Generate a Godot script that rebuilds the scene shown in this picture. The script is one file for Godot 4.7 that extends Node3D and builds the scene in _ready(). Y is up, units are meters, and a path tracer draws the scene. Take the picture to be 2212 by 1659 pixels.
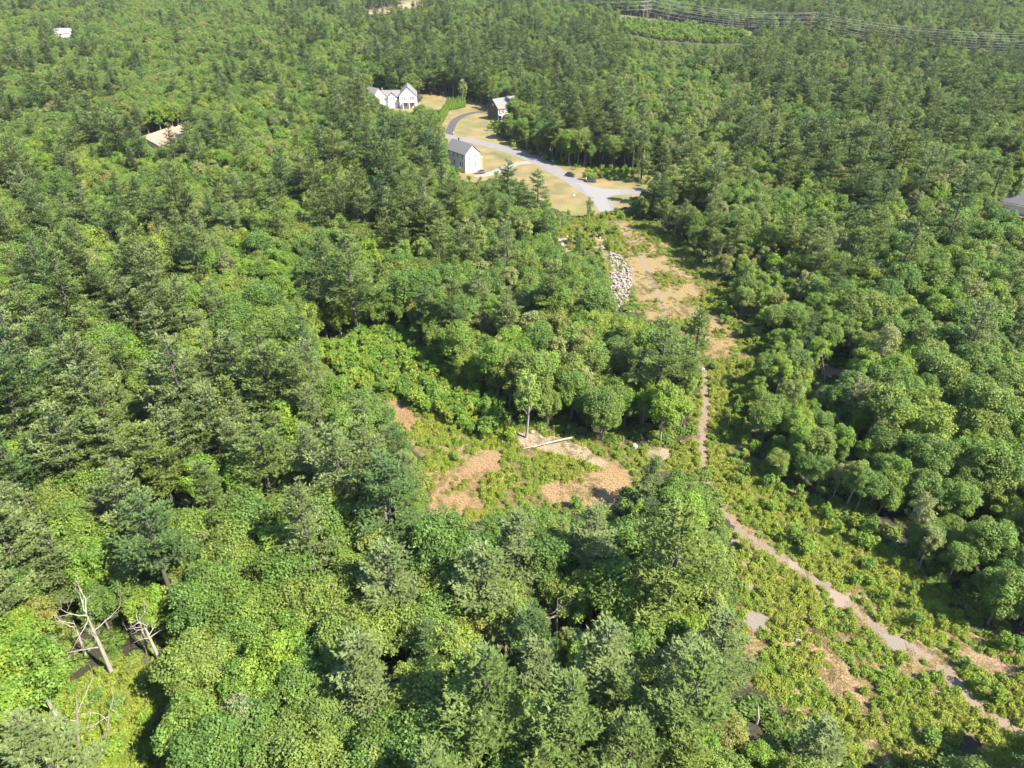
extends Node3D
# Aerial view of a New England forest with a cleared strip, a dirt track, a curving road and a few houses.
# Photo pixels are quoted on a 2212 x 1659 copy of the photograph; ground(x, y) is the place on the terrain seen there.

const EYE := Vector3(0, 80, 0)
const PITCH := 33.0
const FOCAL := 1475.0
const CX := 1106.0
const CY := 829.5
var rng := RandomNumberGenerator.new()
var noise := FastNoiseLite.new()
var fine := FastNoiseLite.new()
var used := {}
var labels := {}
var mats := {}
var cam_basis := Basis(Vector3.RIGHT, deg_to_rad(-PITCH))


# ---------------------------------------------------------------- geometry buffer
class Geo:
	var v := PackedVector3Array()
	var c := PackedColorArray()

	func tri(p: Vector3, q: Vector3, r: Vector3, k := Color.WHITE) -> void:
		v.push_back(p); v.push_back(q); v.push_back(r)
		c.push_back(k); c.push_back(k); c.push_back(k)

	func quad(p: Vector3, q: Vector3, r: Vector3, s: Vector3, k := Color.WHITE) -> void:
		tri(p, q, r, k)
		tri(p, r, s, k)

	func box(at: Vector3, size: Vector3, k := Color.WHITE, b := Basis()) -> void:
		var h := size * 0.5
		var p := []
		for i in 8:
			p.append(at + b * Vector3(h.x if i & 1 else -h.x, h.y if i & 2 else -h.y, h.z if i & 4 else -h.z))
		for f in [[0, 2, 3, 1], [5, 7, 6, 4], [4, 6, 2, 0], [1, 3, 7, 5], [2, 6, 7, 3], [4, 0, 1, 5]]:
			quad(p[f[0]], p[f[1]], p[f[2]], p[f[3]], k)

	func tube(pts: Array, radii: Array, sides := 6, k := Color.WHITE) -> void:
		var rings := []
		for i in pts.size():
			var d: Vector3 = (pts[mini(i + 1, pts.size() - 1)] - pts[maxi(i - 1, 0)]).normalized()
			var u := d.cross(Vector3(0.31, 0.17, 0.93)).normalized()
			var w := d.cross(u)
			var ring := []
			for s in sides:
				var a := TAU * s / sides
				ring.append(pts[i] + (u * cos(a) + w * sin(a)) * float(radii[i]))
			rings.append(ring)
		for i in rings.size() - 1:
			for s in sides:
				var t := (s + 1) % sides
				quad(rings[i][s], rings[i + 1][s], rings[i + 1][t], rings[i][t], k)

	func loft(rings: Array, k := Color.WHITE) -> void:
		var n: int = rings[0].size()
		for i in rings.size() - 1:
			for s in n:
				var t := (s + 1) % n
				quad(rings[i][s], rings[i + 1][s], rings[i + 1][t], rings[i][t], k)
		for e in [rings[0], rings[-1]]:
			for s in range(1, n - 1):
				tri(e[0], e[s], e[s + 1], k)

	func leaf(at: Vector3, n: Vector3, along: Vector3, length: float, width: float, k: Color) -> void:
		var a := (along - n * along.dot(n)).normalized()
		var b := n.cross(a) * width * 0.62
		tri(at - b, at + a * length, at + b, k)

	func blade(at: Vector3, dir: Vector3, length: float, width: float, up: Vector3, k: Color) -> void:
		var b := dir.cross(up).normalized() * width * 0.5
		tri(at - b, at + dir * length, at + b, k)

	func mesh(m: Material = null, onto: ArrayMesh = null) -> ArrayMesh:
		var a := []
		a.resize(Mesh.ARRAY_MAX)
		a[Mesh.ARRAY_VERTEX] = v
		a[Mesh.ARRAY_COLOR] = c
		var out := onto if onto else ArrayMesh.new()
		out.add_surface_from_arrays(Mesh.PRIMITIVE_TRIANGLES, a)
		if m:
			out.surface_set_material(out.get_surface_count() - 1, m)
		return out


# ---------------------------------------------------------------- naming
func numbered(called: String, parent: Node = self) -> String:
	var key := str(parent.get_instance_id()) + called
	var n: int = used.get(key, 0)
	used[key] = n + 1
	return called if n == 0 else "%s_%03d" % [called, n]


func tag(o: Node, label: String, category := "", group := "", kind := "") -> Node:
	if label: o.set_meta("label", label)
	if category: o.set_meta("category", category)
	if group: o.set_meta("group", group)
	if kind: o.set_meta("kind", kind)
	return o


func thing(called: String, label: String, category: String, at := Vector3.ZERO, turn := 0.0, group := "") -> Node3D:
	var o := Node3D.new()
	o.name = numbered(called)
	add_child(o, true)
	o.position = at
	o.rotation.y = turn
	tag(o, label, category, group)
	return o


func part(called: String, g, m: Material, parent: Node = self, at := Vector3.ZERO) -> MeshInstance3D:
	var o := MeshInstance3D.new()
	o.name = numbered(called, parent)
	o.mesh = g.mesh() if g is Geo else g
	if m: o.material_override = m
	parent.add_child(o, true)
	o.position = at
	return o


func structure(called: String, g, m: Material) -> MeshInstance3D:
	var o := part(called, g, m)
	o.set_meta("kind", "structure")
	return o


# ---------------------------------------------------------------- places
func hill(x: float, z: float) -> float:
	return 11.0 * smoothstep(470.0, 850.0, -z) + 3.0 * smoothstep(430.0, 520.0, -z) * sin(x * 0.011 + 1.0) * sin(z * 0.013)


func ground(x: float, y: float, above := 0.0) -> Vector3:
	var d := cam_basis * Vector3((x - CX) / FOCAL, -(y - CY) / FOCAL, -1.0)
	var p := Vector3.ZERO
	var h := above
	for i in 8:
		p = EYE + d * ((h - EYE.y) / d.y)
		h = above + hill(p.x, p.z)
	return p


func photo(p: Vector3) -> Vector3:
	var q := cam_basis.transposed() * (p - EYE)
	return Vector3(CX + FOCAL * q.x / -q.z, CY - FOCAL * q.y / -q.z, -q.z)


func area(flat: Array) -> PackedVector2Array:   # an outline on the ground, from the places where the photo shows its corners
	var out := PackedVector2Array()
	for i in range(0, flat.size(), 2):
		var p := ground(flat[i], flat[i + 1])
		out.append(Vector2(p.x, p.z))
	return out


func box_of(a: PackedVector2Array) -> Rect2:
	var r := Rect2(a[0], Vector2.ZERO)
	for p in a: r = r.expand(p)
	return r


# ---------------------------------------------------------------- materials
func lin(r: float, g: float, b: float) -> Color:
	return Color(r, g, b).linear_to_srgb()


func noise_tex(freq: float, lo: Color, hi: Color, seed_ := 1, size := 512) -> NoiseTexture2D:
	var f := FastNoiseLite.new()
	f.seed = seed_
	f.frequency = freq
	f.fractal_octaves = 5
	var t := NoiseTexture2D.new()
	t.width = size; t.height = size
	t.seamless = true
	t.noise = f
	var ramp := Gradient.new()
	ramp.set_color(0, lo)
	ramp.set_color(1, hi)
	t.color_ramp = ramp
	return t


func solid(called: String, c: Color, rough := 0.8, metal := 0.0) -> StandardMaterial3D:
	if mats.has(called): return mats[called]
	var m := StandardMaterial3D.new()
	m.resource_name = called
	m.albedo_color = c.linear_to_srgb()
	m.roughness = rough
	m.metallic = metal
	mats[called] = m
	return m


func speckled(called: String, c: Color, scale := 0.3, contrast := 0.35, bump := 0.0) -> StandardMaterial3D:
	if mats.has(called): return mats[called]
	var m := solid(called, c, 0.92)
	m.vertex_color_use_as_albedo = true
	var lo := 1.0 - contrast
	m.albedo_texture = noise_tex(0.02, Color(lo, lo, lo), Color.WHITE, hash(called) % 1000)
	m.uv1_triplanar = true
	m.uv1_world_triplanar = true
	m.uv1_scale = Vector3.ONE * scale
	if bump > 0.0:
		m.heightmap_enabled = true
		m.heightmap_scale = bump
		m.heightmap_texture = noise_tex(0.03, Color.BLACK, Color.WHITE, hash(called) % 777)
	return m


func foliage(called: String, c: Color, through := 0.5, rough := 0.55) -> StandardMaterial3D:
	if mats.has(called): return mats[called]
	var m := solid(called, c, rough)
	m.vertex_color_use_as_albedo = true
	m.metallic_specular = 0.35
	m.backlight_enabled = true
	m.backlight = lin(through * 0.85, through, through * 0.35)
	return m


# ---------------------------------------------------------------- plants
func broadleaf(s: int, h: float, r: float, base: float, lobes: int, leaf: float, lobe_share := 0.42, cover := 1.5) -> Array:
	rng.seed = s
	var g := Geo.new()
	var t := Geo.new()
	var mid := base + (h - base) * 0.5
	var half := (h - base) * 0.5
	var balls := []
	var flat := rng.randf_range(0.8, 1.0)
	for i in lobes * 3:
		var d := Vector3(rng.randfn(), rng.randfn() * 0.9 + 0.35, rng.randfn()).normalized()
		var swell := 0.92 + 0.55 * noise.get_noise_3d(d.x * 45.0 + s * 17.0, d.y * 45.0, d.z * 45.0)
		var q := pow(rng.randf(), 0.35) * swell
		var lr := r * lobe_share * rng.randf_range(0.42, 0.85)
		balls.append([Vector3(d.x * q * (r - lr * 0.5), mid + d.y * q * (half - lr * 0.4) * (flat if d.y > 0.0 else 1.0), d.z * q * (r - lr * 0.5)), lr])
	for i in balls.size():
		var o: Vector3 = balls[i][0]
		var br: float = balls[i][1]
		var tone := rng.randf_range(0.62, 0.95)
		var warm := rng.randf_range(-0.07, 0.07)
		for n in int(cover * 9.0 * br * br / (leaf * leaf)):
			var d := Vector3(rng.randfn(), rng.randfn() + 0.25, rng.randfn()).normalized()
			if d.y < -0.35 and rng.randf() < 0.7: continue
			var p := o + d * br * pow(rng.randf(), 0.3) * 1.12
			var nn := (d * 0.7 + Vector3(0, 0.5, 0) + Vector3(rng.randfn(), rng.randfn(), rng.randfn()) * 0.45).normalized()
			var along := Vector3(rng.randfn(), rng.randfn() - 0.3, rng.randfn()) + d * 0.5
			var k := clampf(tone + rng.randfn() * 0.1, 0.4, 1.0)
			g.leaf(p, nn, along, leaf * rng.randf_range(0.8, 1.5), leaf * rng.randf_range(0.6, 1.0), Color(clampf(k + warm, 0, 1), k, clampf(k - warm, 0, 1)))
	var lean := Vector3(rng.randfn() * 0.25, 0, rng.randfn() * 0.25)
	var rad := 0.012 * h + 0.03
	t.tube([Vector3(0, -0.3, 0), lean * 0.4 + Vector3(0, base * 0.6, 0), lean + Vector3(0, mid, 0), lean * 0.6 + Vector3(0, h - 0.8, 0)], [rad * 1.25, rad, rad * 0.7, rad * 0.15], 7)
	for i in range(1, balls.size(), 4):
		var b: Vector3 = balls[i][0]
		var f := lean * 0.6 + Vector3(0, clampf(b.y - absf(b.x) - 1.0, base * 0.65, h * 0.8), 0)
		t.tube([f, f.lerp(b, 0.5) + Vector3(0, 0.25, 0), b], [rad * 0.45, rad * 0.3, rad * 0.1], 4)
	return [g, t]


func pine(s: int, h: float, r: float, first: float, droop := 0.0) -> Array:
	rng.seed = s
	var g := Geo.new()
	var t := Geo.new()
	var rad := 0.011 * h + 0.04
	var bend := Vector3(rng.randfn() * 0.2, 0, rng.randfn() * 0.2)
	t.tube([Vector3(0, -0.3, 0), bend + Vector3(0, h * 0.4, 0), bend * 0.5 + Vector3(0, h * 0.75, 0), Vector3(0, h, 0)], [rad * 1.2, rad * 0.85, rad * 0.45, 0.02], 8)
	for i in 5:   # dead stubs under the crown
		var y := rng.randf_range(first * 0.5, first)
		var a := rng.randf() * TAU
		var d := Vector3(cos(a), 0.1, sin(a))
		t.tube([Vector3(0, y, 0), Vector3(0, y, 0) + d * rng.randf_range(0.6, 1.6)], [0.05, 0.015], 3)
	var y := first
	while y < h - 0.3:
		var u := (y - first) / (h - first)
		var shape := pow(1.0 - u, 0.6) * (0.62 + 0.38 * minf(1.0, u * 3.0 + 0.3))
		var n := 5 if u < 0.85 else 4
		var off := rng.randf() * TAU
		for i in n:
			if rng.randf() < 0.2: continue
			var a := off + TAU * i / n + rng.randfn() * 0.25
			var length := maxf(0.55, r * shape * rng.randf_range(0.5, 1.22))
			var lift := lerpf(-0.04 - droop, 0.85, u * u) + rng.randfn() * 0.09
			var out := Vector3(cos(a), 0, sin(a))
			var side := Vector3(-sin(a), 0, cos(a))
			var from := Vector3(0, y + rng.randfn() * 0.3, 0)
			var tone := rng.randf_range(0.66, 0.97)
			t.tube([from, from + (out + Vector3(0, lift, 0)) * length * 0.55, from + (out + Vector3(0, lift + 0.1, 0)) * length], [0.06, 0.035, 0.01], 3)
			var q := 0.25
			while q <= 1.02:
				var p := from + (out + Vector3(0, lift + 0.12 * q * q, 0)) * length * q
				var w := (0.42 * length * (1.15 - q) + 0.3) * rng.randf_range(0.6, 1.25)
				for sgn in [-1.0, 1.0]:
					var e := 0.0
					while e < w:
						var at: Vector3 = p + (side * sgn + out * 0.6) * e + Vector3(rng.randfn(), rng.randfn() * 1.1, rng.randfn()) * 0.11
						at.y += 0.1 * e / w
						var k := clampf(tone + rng.randfn() * 0.09, 0.4, 1.0)
						for b in 4:
							var dir: Vector3 = (out * rng.randf_range(0.1, 1.0) + side * sgn * rng.randf_range(-0.3, 1.0) + Vector3(rng.randfn() * 0.35, rng.randf_range(0.0, 0.7), rng.randfn() * 0.35)).normalized()
							g.blade(at, dir, rng.randf_range(0.28, 0.5), 0.2, Vector3.UP, Color(k, k, k))
						e += 0.27
				q += 0.33 / maxf(length, 0.9)
		y += lerpf(1.6, 0.8, u) * rng.randf_range(0.7, 1.3)
	for b in 10:
		g.blade(Vector3(0, h - 0.35 + 0.035 * b, 0), Vector3(rng.randfn(), 1.3, rng.randfn()).normalized(), 0.4, 0.14, Vector3(0.3, 0.2, 1), Color(0.85, 0.85, 0.85))
	return [g, t]


func bush(s: int, h: float, r: float, leaf: float, count: int) -> Geo:
	rng.seed = s
	var g := Geo.new()
	for i in count:
		var d := Vector3(rng.randfn(), absf(rng.randfn()), rng.randfn()).normalized()
		var lump := 0.8 + 0.35 * noise.get_noise_3d(d.x * 70.0 + s * 13.0, d.y * 70.0, d.z * 70.0)
		var p := Vector3(d.x * r, d.y * h, d.z * r) * lump * rng.randf_range(0.6, 1.05)
		var nn := (d * 0.5 + Vector3(0, 0.7, 0) + Vector3(rng.randfn(), rng.randfn(), rng.randfn()) * 0.4).normalized()
		var k := clampf(0.8 + rng.randfn() * 0.12, 0.4, 1.0)
		g.leaf(p, nn, Vector3(rng.randfn(), 0.3, rng.randfn()) + d, leaf * rng.randf_range(0.8, 1.5), leaf * rng.randf_range(0.5, 0.9), Color(k, k, k))
	return g


func limb(g: Geo, from: Vector3, dir: Vector3, length: float, rad: float, depth: int) -> void:
	var p := from
	var d := dir.normalized()
	var pts := [p]
	var radii := [rad]
	var n := 4
	for i in n:
		d = (d + Vector3(rng.randfn(), rng.randfn() * 0.6 + 0.12, rng.randfn()) * 0.17).normalized()
		p += d * length / n
		pts.append(p)
		radii.append(lerpf(rad, rad * 0.3, (i + 1.0) / n))
		if depth > 0 and i > 0:
			limb(g, p, (d + Vector3(rng.randfn(), rng.randfn() * 0.5 + 0.2, rng.randfn()) * 0.7), length * rng.randf_range(0.35, 0.6), radii[-1] * 0.7, depth - 1)
	g.tube(pts, radii, 5 if rad > 0.06 else 3)


# ---------------------------------------------------------------- the script
func _ready() -> void:
	var cam := Camera3D.new()
	cam.name = "camera"
	cam.fov = rad_to_deg(2.0 * atan(CY / FOCAL))
	cam.near = 0.5
	cam.far = 6000.0
	cam.position = EYE
	cam.basis = cam_basis
	add_child(cam)
	cam.current = true

	var env := Environment.new()
	env.background_mode = Environment.BG_SKY
	var sky_m := ProceduralSkyMaterial.new()
	sky_m.sky_top_color = Color(0.42, 0.53, 0.70)
	sky_m.sky_horizon_color = Color(0.76, 0.80, 0.84)
	sky_m.sky_curve = 0.14
	sky_m.ground_bottom_color = Color(0.2, 0.25, 0.16)
	sky_m.ground_horizon_color = Color(0.6, 0.7, 0.75)
	sky_m.sun_angle_max = 20.0
	var sky := Sky.new()
	sky.sky_material = sky_m
	env.sky = sky
	env.background_energy_multiplier = 0.75
	env.fog_enabled = true
	env.fog_density = 0.00004
	env.fog_light_color = Color(0.86, 0.9, 0.94)
	env.tonemap_mode = Environment.TONE_MAPPER_LINEAR
	env.tonemap_exposure = 4.3
	env.sdfgi_enabled = true
	env.ssao_enabled = true
	env.ssil_enabled = true
	var we := WorldEnvironment.new()
	we.name = "surroundings"
	we.environment = env
	add_child(we)

	var sun := DirectionalLight3D.new()
	sun.name = "sun"
	sun.light_energy = 1.5
	sun.light_color = Color(1.0, 0.955, 0.88)
	sun.light_angular_distance = 0.5
	sun.shadow_enabled = true
	var to_sun := Vector3(0.56, 0.76, 0.33).normalized()
	sun.basis = Basis.looking_at(-to_sun, Vector3.UP)
	add_child(sun)

	noise.seed = 7
	noise.frequency = 0.012
	noise.fractal_octaves = 3
	fine.seed = 19
	fine.frequency = 0.09
	fine.fractal_octaves = 4

	outline_areas()
	build_ground()
	build_roads()
	build_houses()
	build_cars()
	build_power_line()
	build_forest()
	build_heroes()
	build_clearing()
	build_yard_things()


# ---------------------------------------------------------------- open areas
var open := []          # [outline on the ground, its box, kind]
var seen_over := []     # [outline in the photo, its box, trees nearer than this may not rise into it]
var line_a := Vector2.ZERO
var line_b := Vector2.ZERO


func open_area(kind: String, flat: Array, keep_view := true) -> void:
	var a := area(flat)
	open.append([a, box_of(a), kind])
	if keep_view: keep_in_view(flat, 1e9)


func keep_in_view(flat: Array, nearer: float) -> void:
	var o := PackedVector2Array()
	for i in range(0, flat.size(), 2): o.append(Vector2(flat[i], flat[i + 1]))
	seen_over.append([o, box_of(o), nearer])


func outline_areas() -> void:
	open_area("saplings", [690, 775, 735, 745, 800, 728, 895, 722, 912, 765, 965, 802, 1010, 850, 1070, 885, 1118, 932, 1100, 958, 1000, 935, 890, 885, 830, 852, 760, 835])
	open_area("meadow", [820, 868, 868, 858, 960, 918, 1080, 950, 1115, 920, 1240, 945, 1380, 962, 1440, 958, 1500, 955, 1522, 1000, 1510, 1020, 1400, 1020, 1330, 1095, 1260, 1100, 1120, 1105, 1040, 1120, 955, 1140, 930, 1080, 915, 1010, 885, 960, 845, 905])
	open_area("strip", [1240, 470, 1300, 462, 1345, 458, 1400, 488, 1495, 555, 1560, 612, 1590, 690, 1660, 742, 1660, 790, 1622, 868, 1620, 960, 1640, 1010, 1510, 1010, 1498, 955, 1505, 830, 1478, 750, 1440, 700, 1392, 692, 1372, 660, 1322, 665, 1315, 600, 1280, 545, 1205, 540, 1208, 500], false)
	keep_in_view([1240, 470, 1300, 462, 1345, 458, 1362, 490, 1450, 560, 1508, 612, 1530, 690, 1640, 742, 1600, 790, 1548, 868, 1538, 960, 1545, 1010, 1510, 1010, 1498, 955, 1505, 830, 1478, 750, 1440, 700, 1392, 692, 1372, 660, 1322, 665, 1315, 600, 1280, 545, 1205, 540, 1208, 500], 1e9)
	open_area("strip", [1525, 1010, 1640, 1010, 1700, 1055, 1790, 1110, 1880, 1150, 1970, 1225, 2060, 1310, 2130, 1370, 2212, 1400, 2340, 1450, 2300, 1659, 2130, 1659, 2112, 1580, 1960, 1659, 1790, 1659, 1745, 1590, 1700, 1535, 1640, 1490, 1592, 1440, 1580, 1380, 1596, 1290, 1590, 1180, 1560, 1100], false)
	keep_in_view([1525, 1010, 1550, 1010, 1610, 1062, 1700, 1130, 1790, 1168, 1870, 1242, 1960, 1325, 2080, 1402, 2212, 1432, 2340, 1480, 2300, 1659, 2130, 1659, 2112, 1580, 1960, 1659, 1790, 1659, 1745, 1590, 1700, 1535, 1640, 1490, 1592, 1440, 1580, 1380, 1596, 1290, 1590, 1180, 1560, 1100], 1e9)
	open_area("lawn", [1365, 375, 1450, 368, 1470, 400, 1440, 430, 1380, 458, 1345, 445, 1370, 420, 1405, 400], false)
	open_area("lawn", [960, 292, 948, 270, 960, 240, 915, 235, 905, 205, 960, 205, 1010, 216, 1060, 230, 1076, 262, 1072, 290, 1112, 315, 1180, 345, 1240, 362, 1310, 365, 1365, 375, 1370, 395, 1405, 400, 1372, 420, 1345, 445, 1345, 462, 1240, 470, 1195, 450, 1170, 440, 1120, 395, 1060, 390, 1010, 400, 985, 378, 968, 330])
	open_area("gravel", [1152, 222, 1200, 232, 1196, 244, 1162, 242])
	open_area("ferns", [0, 1545, 90, 1500, 215, 1440, 330, 1418, 400, 1470, 330, 1545, 335, 1659, 330, 1720, -60, 1720, -60, 1580])
	open_area("glade", [1768, 792, 1832, 790, 1830, 816, 1775, 818])
	open_area("gravel", [780, 24, 812, 20, 905, 4, 935, 0, 935, 8, 850, 24, 800, 34])
	open_area("thicket", [1330, 48, 1480, 58, 1600, 72, 1640, 90, 1560, 97, 1440, 88, 1350, 70])
	open_area("yard", [2120, 385, 2212, 400, 2300, 420, 2300, 470, 2212, 470, 2168, 425, 2150, 405], false)
	keep_in_view([2155, 398, 2240, 400, 2240, 475, 2165, 430], 222.0)
	keep_in_view([806, 186, 830, 188, 862, 200, 884, 188, 908, 208, 905, 240, 860, 238, 806, 212], 410.0)
	keep_in_view([962, 300, 1024, 312, 1042, 330, 1044, 372, 1010, 380, 968, 330], 280.0)
	keep_in_view([1060, 214, 1092, 208, 1100, 225, 1092, 258, 1064, 248], 375.0)
	keep_in_view([298, 295, 325, 282, 390, 264, 408, 262, 392, 286, 372, 306, 332, 320], 345.0)
	keep_in_view([118, 62, 152, 60, 160, 76, 140, 82, 122, 78], 700.0)
	for h in [[-61, -413, 16], [-82, -420, 13], [-20, -289, 9], [-5, -384, 9], [-161.5, -331, 19], [-424, -724, 10], [176, -224, 13]]:
		var a := PackedVector2Array()
		for i in 10: a.append(Vector2(h[0] + h[2] * cos(i * TAU / 10), h[1] + h[2] * sin(i * TAU / 10)))
		open.append([a, box_of(a), "house"])
	for list in [lone_pines, lone_broadleaves, dead_trees]:
		for t in list:
			var b := ground(t[0], t[1])
			var depth := photo(b).z
			var top: float = t[3] if list == dead_trees else t[2]
			var r := 2.6 if list == dead_trees else 2.4
			var wide := r * FOCAL / depth
			var foot: float = lerpf(top, t[1], (0.95 if t[1] > 1400 else 0.6) if list == dead_trees else 0.6)
			keep_in_view([t[0] - wide, top, t[0] + wide, top, t[0] + wide, foot, t[0] - wide, foot], depth - 0.5)
			var ring := PackedVector2Array()
			for i in 8: ring.append(Vector2(b.x + 1.7 * cos(i * TAU / 8), b.z + 1.7 * sin(i * TAU / 8)))
			open.append([ring, box_of(ring), "tree foot"])
	var p := ground(1130, -14, 16)
	line_a = Vector2(p.x, p.z)
	p = ground(2260, 106, 12)
	line_b = Vector2(p.x, p.z)


func kind_at(q: Vector2) -> String:
	for o in open:
		if o[1].has_point(q) and Geometry2D.is_point_in_polygon(q, o[0]): return o[2]
	if -q.y > 500.0:
		var far := Geometry2D.get_closest_point_to_segment_uncapped(q, line_a, line_b).distance_to(q)
		if far < 24.0: return "power line"
	return ""


func hides_view(base: Vector3, h: float, r: float) -> bool:
	for k in [0.3, 0.65, 1.0]:
		for s in [-0.75, 0.0, 0.75]:
			if k == 1.0 and s != 0.0: continue
			var q := photo(base + Vector3(s * r, k * h, 0))
			var f := Vector2(q.x, q.y)
			for o in seen_over:
				if q.z < o[2] and o[1].has_point(f) and Geometry2D.is_point_in_polygon(f, o[0]): return true
	return false


# ---------------------------------------------------------------- ground
var bare := []


func build_ground() -> void:
	# worn patches in the cleared land: outline in photo pixels, colour, softness
	for b in [
		[[822, 868, 866, 860, 908, 905, 882, 938, 838, 908], Color(0.42, 0.27, 0.14)],
		[[912, 1022, 1000, 1012, 1030, 975, 1088, 968, 1082, 1008, 1040, 1042, 1045, 1092, 1010, 1118, 950, 1135, 925, 1062], Color(0.44, 0.29, 0.16)],
		[[1165, 1046, 1240, 1026, 1330, 1000, 1372, 1040, 1335, 1100, 1270, 1098, 1190, 1086], Color(0.44, 0.30, 0.16)],
		[[1118, 930, 1245, 956, 1320, 1000, 1290, 1010, 1200, 978, 1115, 960], Color(0.5, 0.42, 0.32)],
		[[1335, 490, 1365, 490, 1430, 545, 1510, 620, 1515, 690, 1400, 694, 1378, 640, 1350, 560], Color(0.40, 0.31, 0.15)],
		[[1515, 690, 1600, 720, 1570, 785, 1520, 765], Color(0.40, 0.29, 0.13)],
		[[1400, 965, 1450, 965, 1450, 998, 1395, 995], Color(0.5, 0.4, 0.3)],
		[[1700, 1375, 1765, 1345, 1830, 1440, 1875, 1530, 1905, 1560, 1830, 1535, 1760, 1450], Color(0.43, 0.30, 0.18)],
		[[1850, 1575, 1925, 1615, 1945, 1659, 1880, 1659], Color(0.38, 0.31, 0.16)],
		[[1768, 792, 1832, 790, 1830, 816, 1775, 818], Color(0.5, 0.4, 0.27)],
		[[1640, 1440, 1720, 1440, 1700, 1460], Color(0.45, 0.34, 0.22)],
		[[2060, 1405, 2130, 1412, 2212, 1440, 2212, 1475, 2120, 1450], Color(0.42, 0.28, 0.2)],
		[[1200, 515, 1232, 512, 1228, 545, 1208, 545], Color(0.52, 0.45, 0.38)],
		[[1280, 500, 1305, 520, 1318, 560, 1290, 540], Color(0.46, 0.40, 0.32)],
		[[1310, 545, 1355, 560, 1368, 600, 1355, 665, 1322, 668], Color(0.42, 0.37, 0.32)],
	]:
		var a := area(b[0])
		bare.append([a, box_of(a).grow(3.0), b[1]])
	var xs := []
	var zs := []
	var x := -1800.0
	while x < 1800.0:
		xs.append(x)
		x += 0.9 if x > -78.0 and x < 96.0 else (6.0 if absf(x) < 300.0 else 60.0)
	var z := 200.0
	while z > -3200.0:
		zs.append(z)
		z -= 0.9 if z < -34.0 and z > -270.0 else (1.6 if z <= -270.0 and z > -440.0 else (8.0 if z > -900.0 else 80.0))
	var nx := xs.size()
	var v := PackedVector3Array()
	var c := PackedColorArray()
	var ix := PackedInt32Array()
	for j in zs.size():
		for i in nx:
			var p := Vector2(xs[i], zs[j])
			v.append(Vector3(p.x, hill(p.x, p.y), p.y))
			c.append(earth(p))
			if i and j:
				var a := (j - 1) * nx + i - 1
				var b := j * nx + i - 1
				ix.append_array([a, b, a + 1, a + 1, b, b + 1])
	var arr := []
	arr.resize(Mesh.ARRAY_MAX)
	arr[Mesh.ARRAY_VERTEX] = v
	arr[Mesh.ARRAY_COLOR] = c
	arr[Mesh.ARRAY_INDEX] = ix
	var m := ArrayMesh.new()
	m.add_surface_from_arrays(Mesh.PRIMITIVE_TRIANGLES, arr)
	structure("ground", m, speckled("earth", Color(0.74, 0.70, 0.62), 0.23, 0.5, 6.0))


func earth(p: Vector2) -> Color:
	var n := fine.get_noise_2d(p.x, p.y)
	var w := noise.get_noise_2d(p.x * 4.0, p.y * 4.0)
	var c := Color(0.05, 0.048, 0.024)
	var jit := p + Vector2(fine.get_noise_2d(p.x * 2.0 + 50.0, p.y * 2.0), fine.get_noise_2d(p.x * 2.0, p.y * 2.0 + 90.0)) * 3.2
	var kind := kind_at(jit)
	if kind in ["meadow", "strip"]:
		c = Color(0.26, 0.22, 0.085).lerp(Color(0.33, 0.25, 0.12), clampf(0.5 + n * 1.6, 0, 1))
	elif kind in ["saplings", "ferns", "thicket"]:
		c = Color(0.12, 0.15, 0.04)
	elif kind in ["lawn", "yard", "house"]:
		c = Color(0.30, 0.285, 0.10).lerp(Color(0.38, 0.28, 0.14), clampf(0.5 + w * 1.3 + n * 0.5, 0, 1))
		c = c.lerp(Color(0.15, 0.24, 0.05), clampf(w * 2.2 - 0.35, 0, 0.75))
	elif kind == "gravel":
		c = Color(0.55, 0.42, 0.27)
	elif kind == "power line":
		c = Color(0.16, 0.2, 0.07)
	for b in bare:
		if b[1].has_point(jit) and Geometry2D.is_point_in_polygon(jit, b[0]):
			c = b[2]
			c = c.lerp(Color(0.30, 0.24, 0.1), clampf(0.25 + n * 1.5, 0, 0.8))
	return c * (1.0 + 0.35 * n)


func ribbon(points: Array, width: float, y: float, rough_edge := 0.0) -> Geo:   # a strip along photo points, on the ground
	var curve := Curve3D.new()
	var places := []
	for i in range(0, points.size(), 2): places.append(ground(points[i], points[i + 1]))
	for i in places.size():
		var t: Vector3 = (places[mini(i + 1, places.size() - 1)] - places[maxi(i - 1, 0)]) / 6.0
		curve.add_point(places[i], -t, t)
	return strip_of(curve, width, y, rough_edge)


func strip_of(curve: Curve3D, width: float, y: float, rough_edge := 0.0) -> Geo:
	var g := Geo.new()
	var total := curve.get_baked_length()
	var n := int(total / (0.6 if rough_edge > 0.0 else 1.5)) + 1
	var last := []
	for i in n + 1:
		var s := total * i / n
		var p := curve.sample_baked(s, true)
		var d := (curve.sample_baked(minf(s + 0.5, total), true) - curve.sample_baked(maxf(s - 0.5, 0.0), true)).normalized()
		var side := Vector3(-d.z, 0, d.x)
		var l := width * 0.5 * (1.0 + rough_edge * (fine.get_noise_2d(s * 5.0, 7.0) + fine.get_noise_2d(s * 14.0, 70.0)))
		var r := width * 0.5 * (1.0 + rough_edge * (fine.get_noise_2d(s * 5.0, 37.0) + fine.get_noise_2d(s * 14.0, 170.0)))
		var row := [p - side * l, p - side * l * 0.4, p + side * r * 0.4, p + side * r]
		for k in 4: row[k].y = y
		if last:
			for k in 3: g.quad(last[k], row[k], row[k + 1], last[k + 1], Color.WHITE * (0.86 + 0.14 * fine.get_noise_2d(s * 4.0, k * 30.0)))
		last = row
	return g


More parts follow.
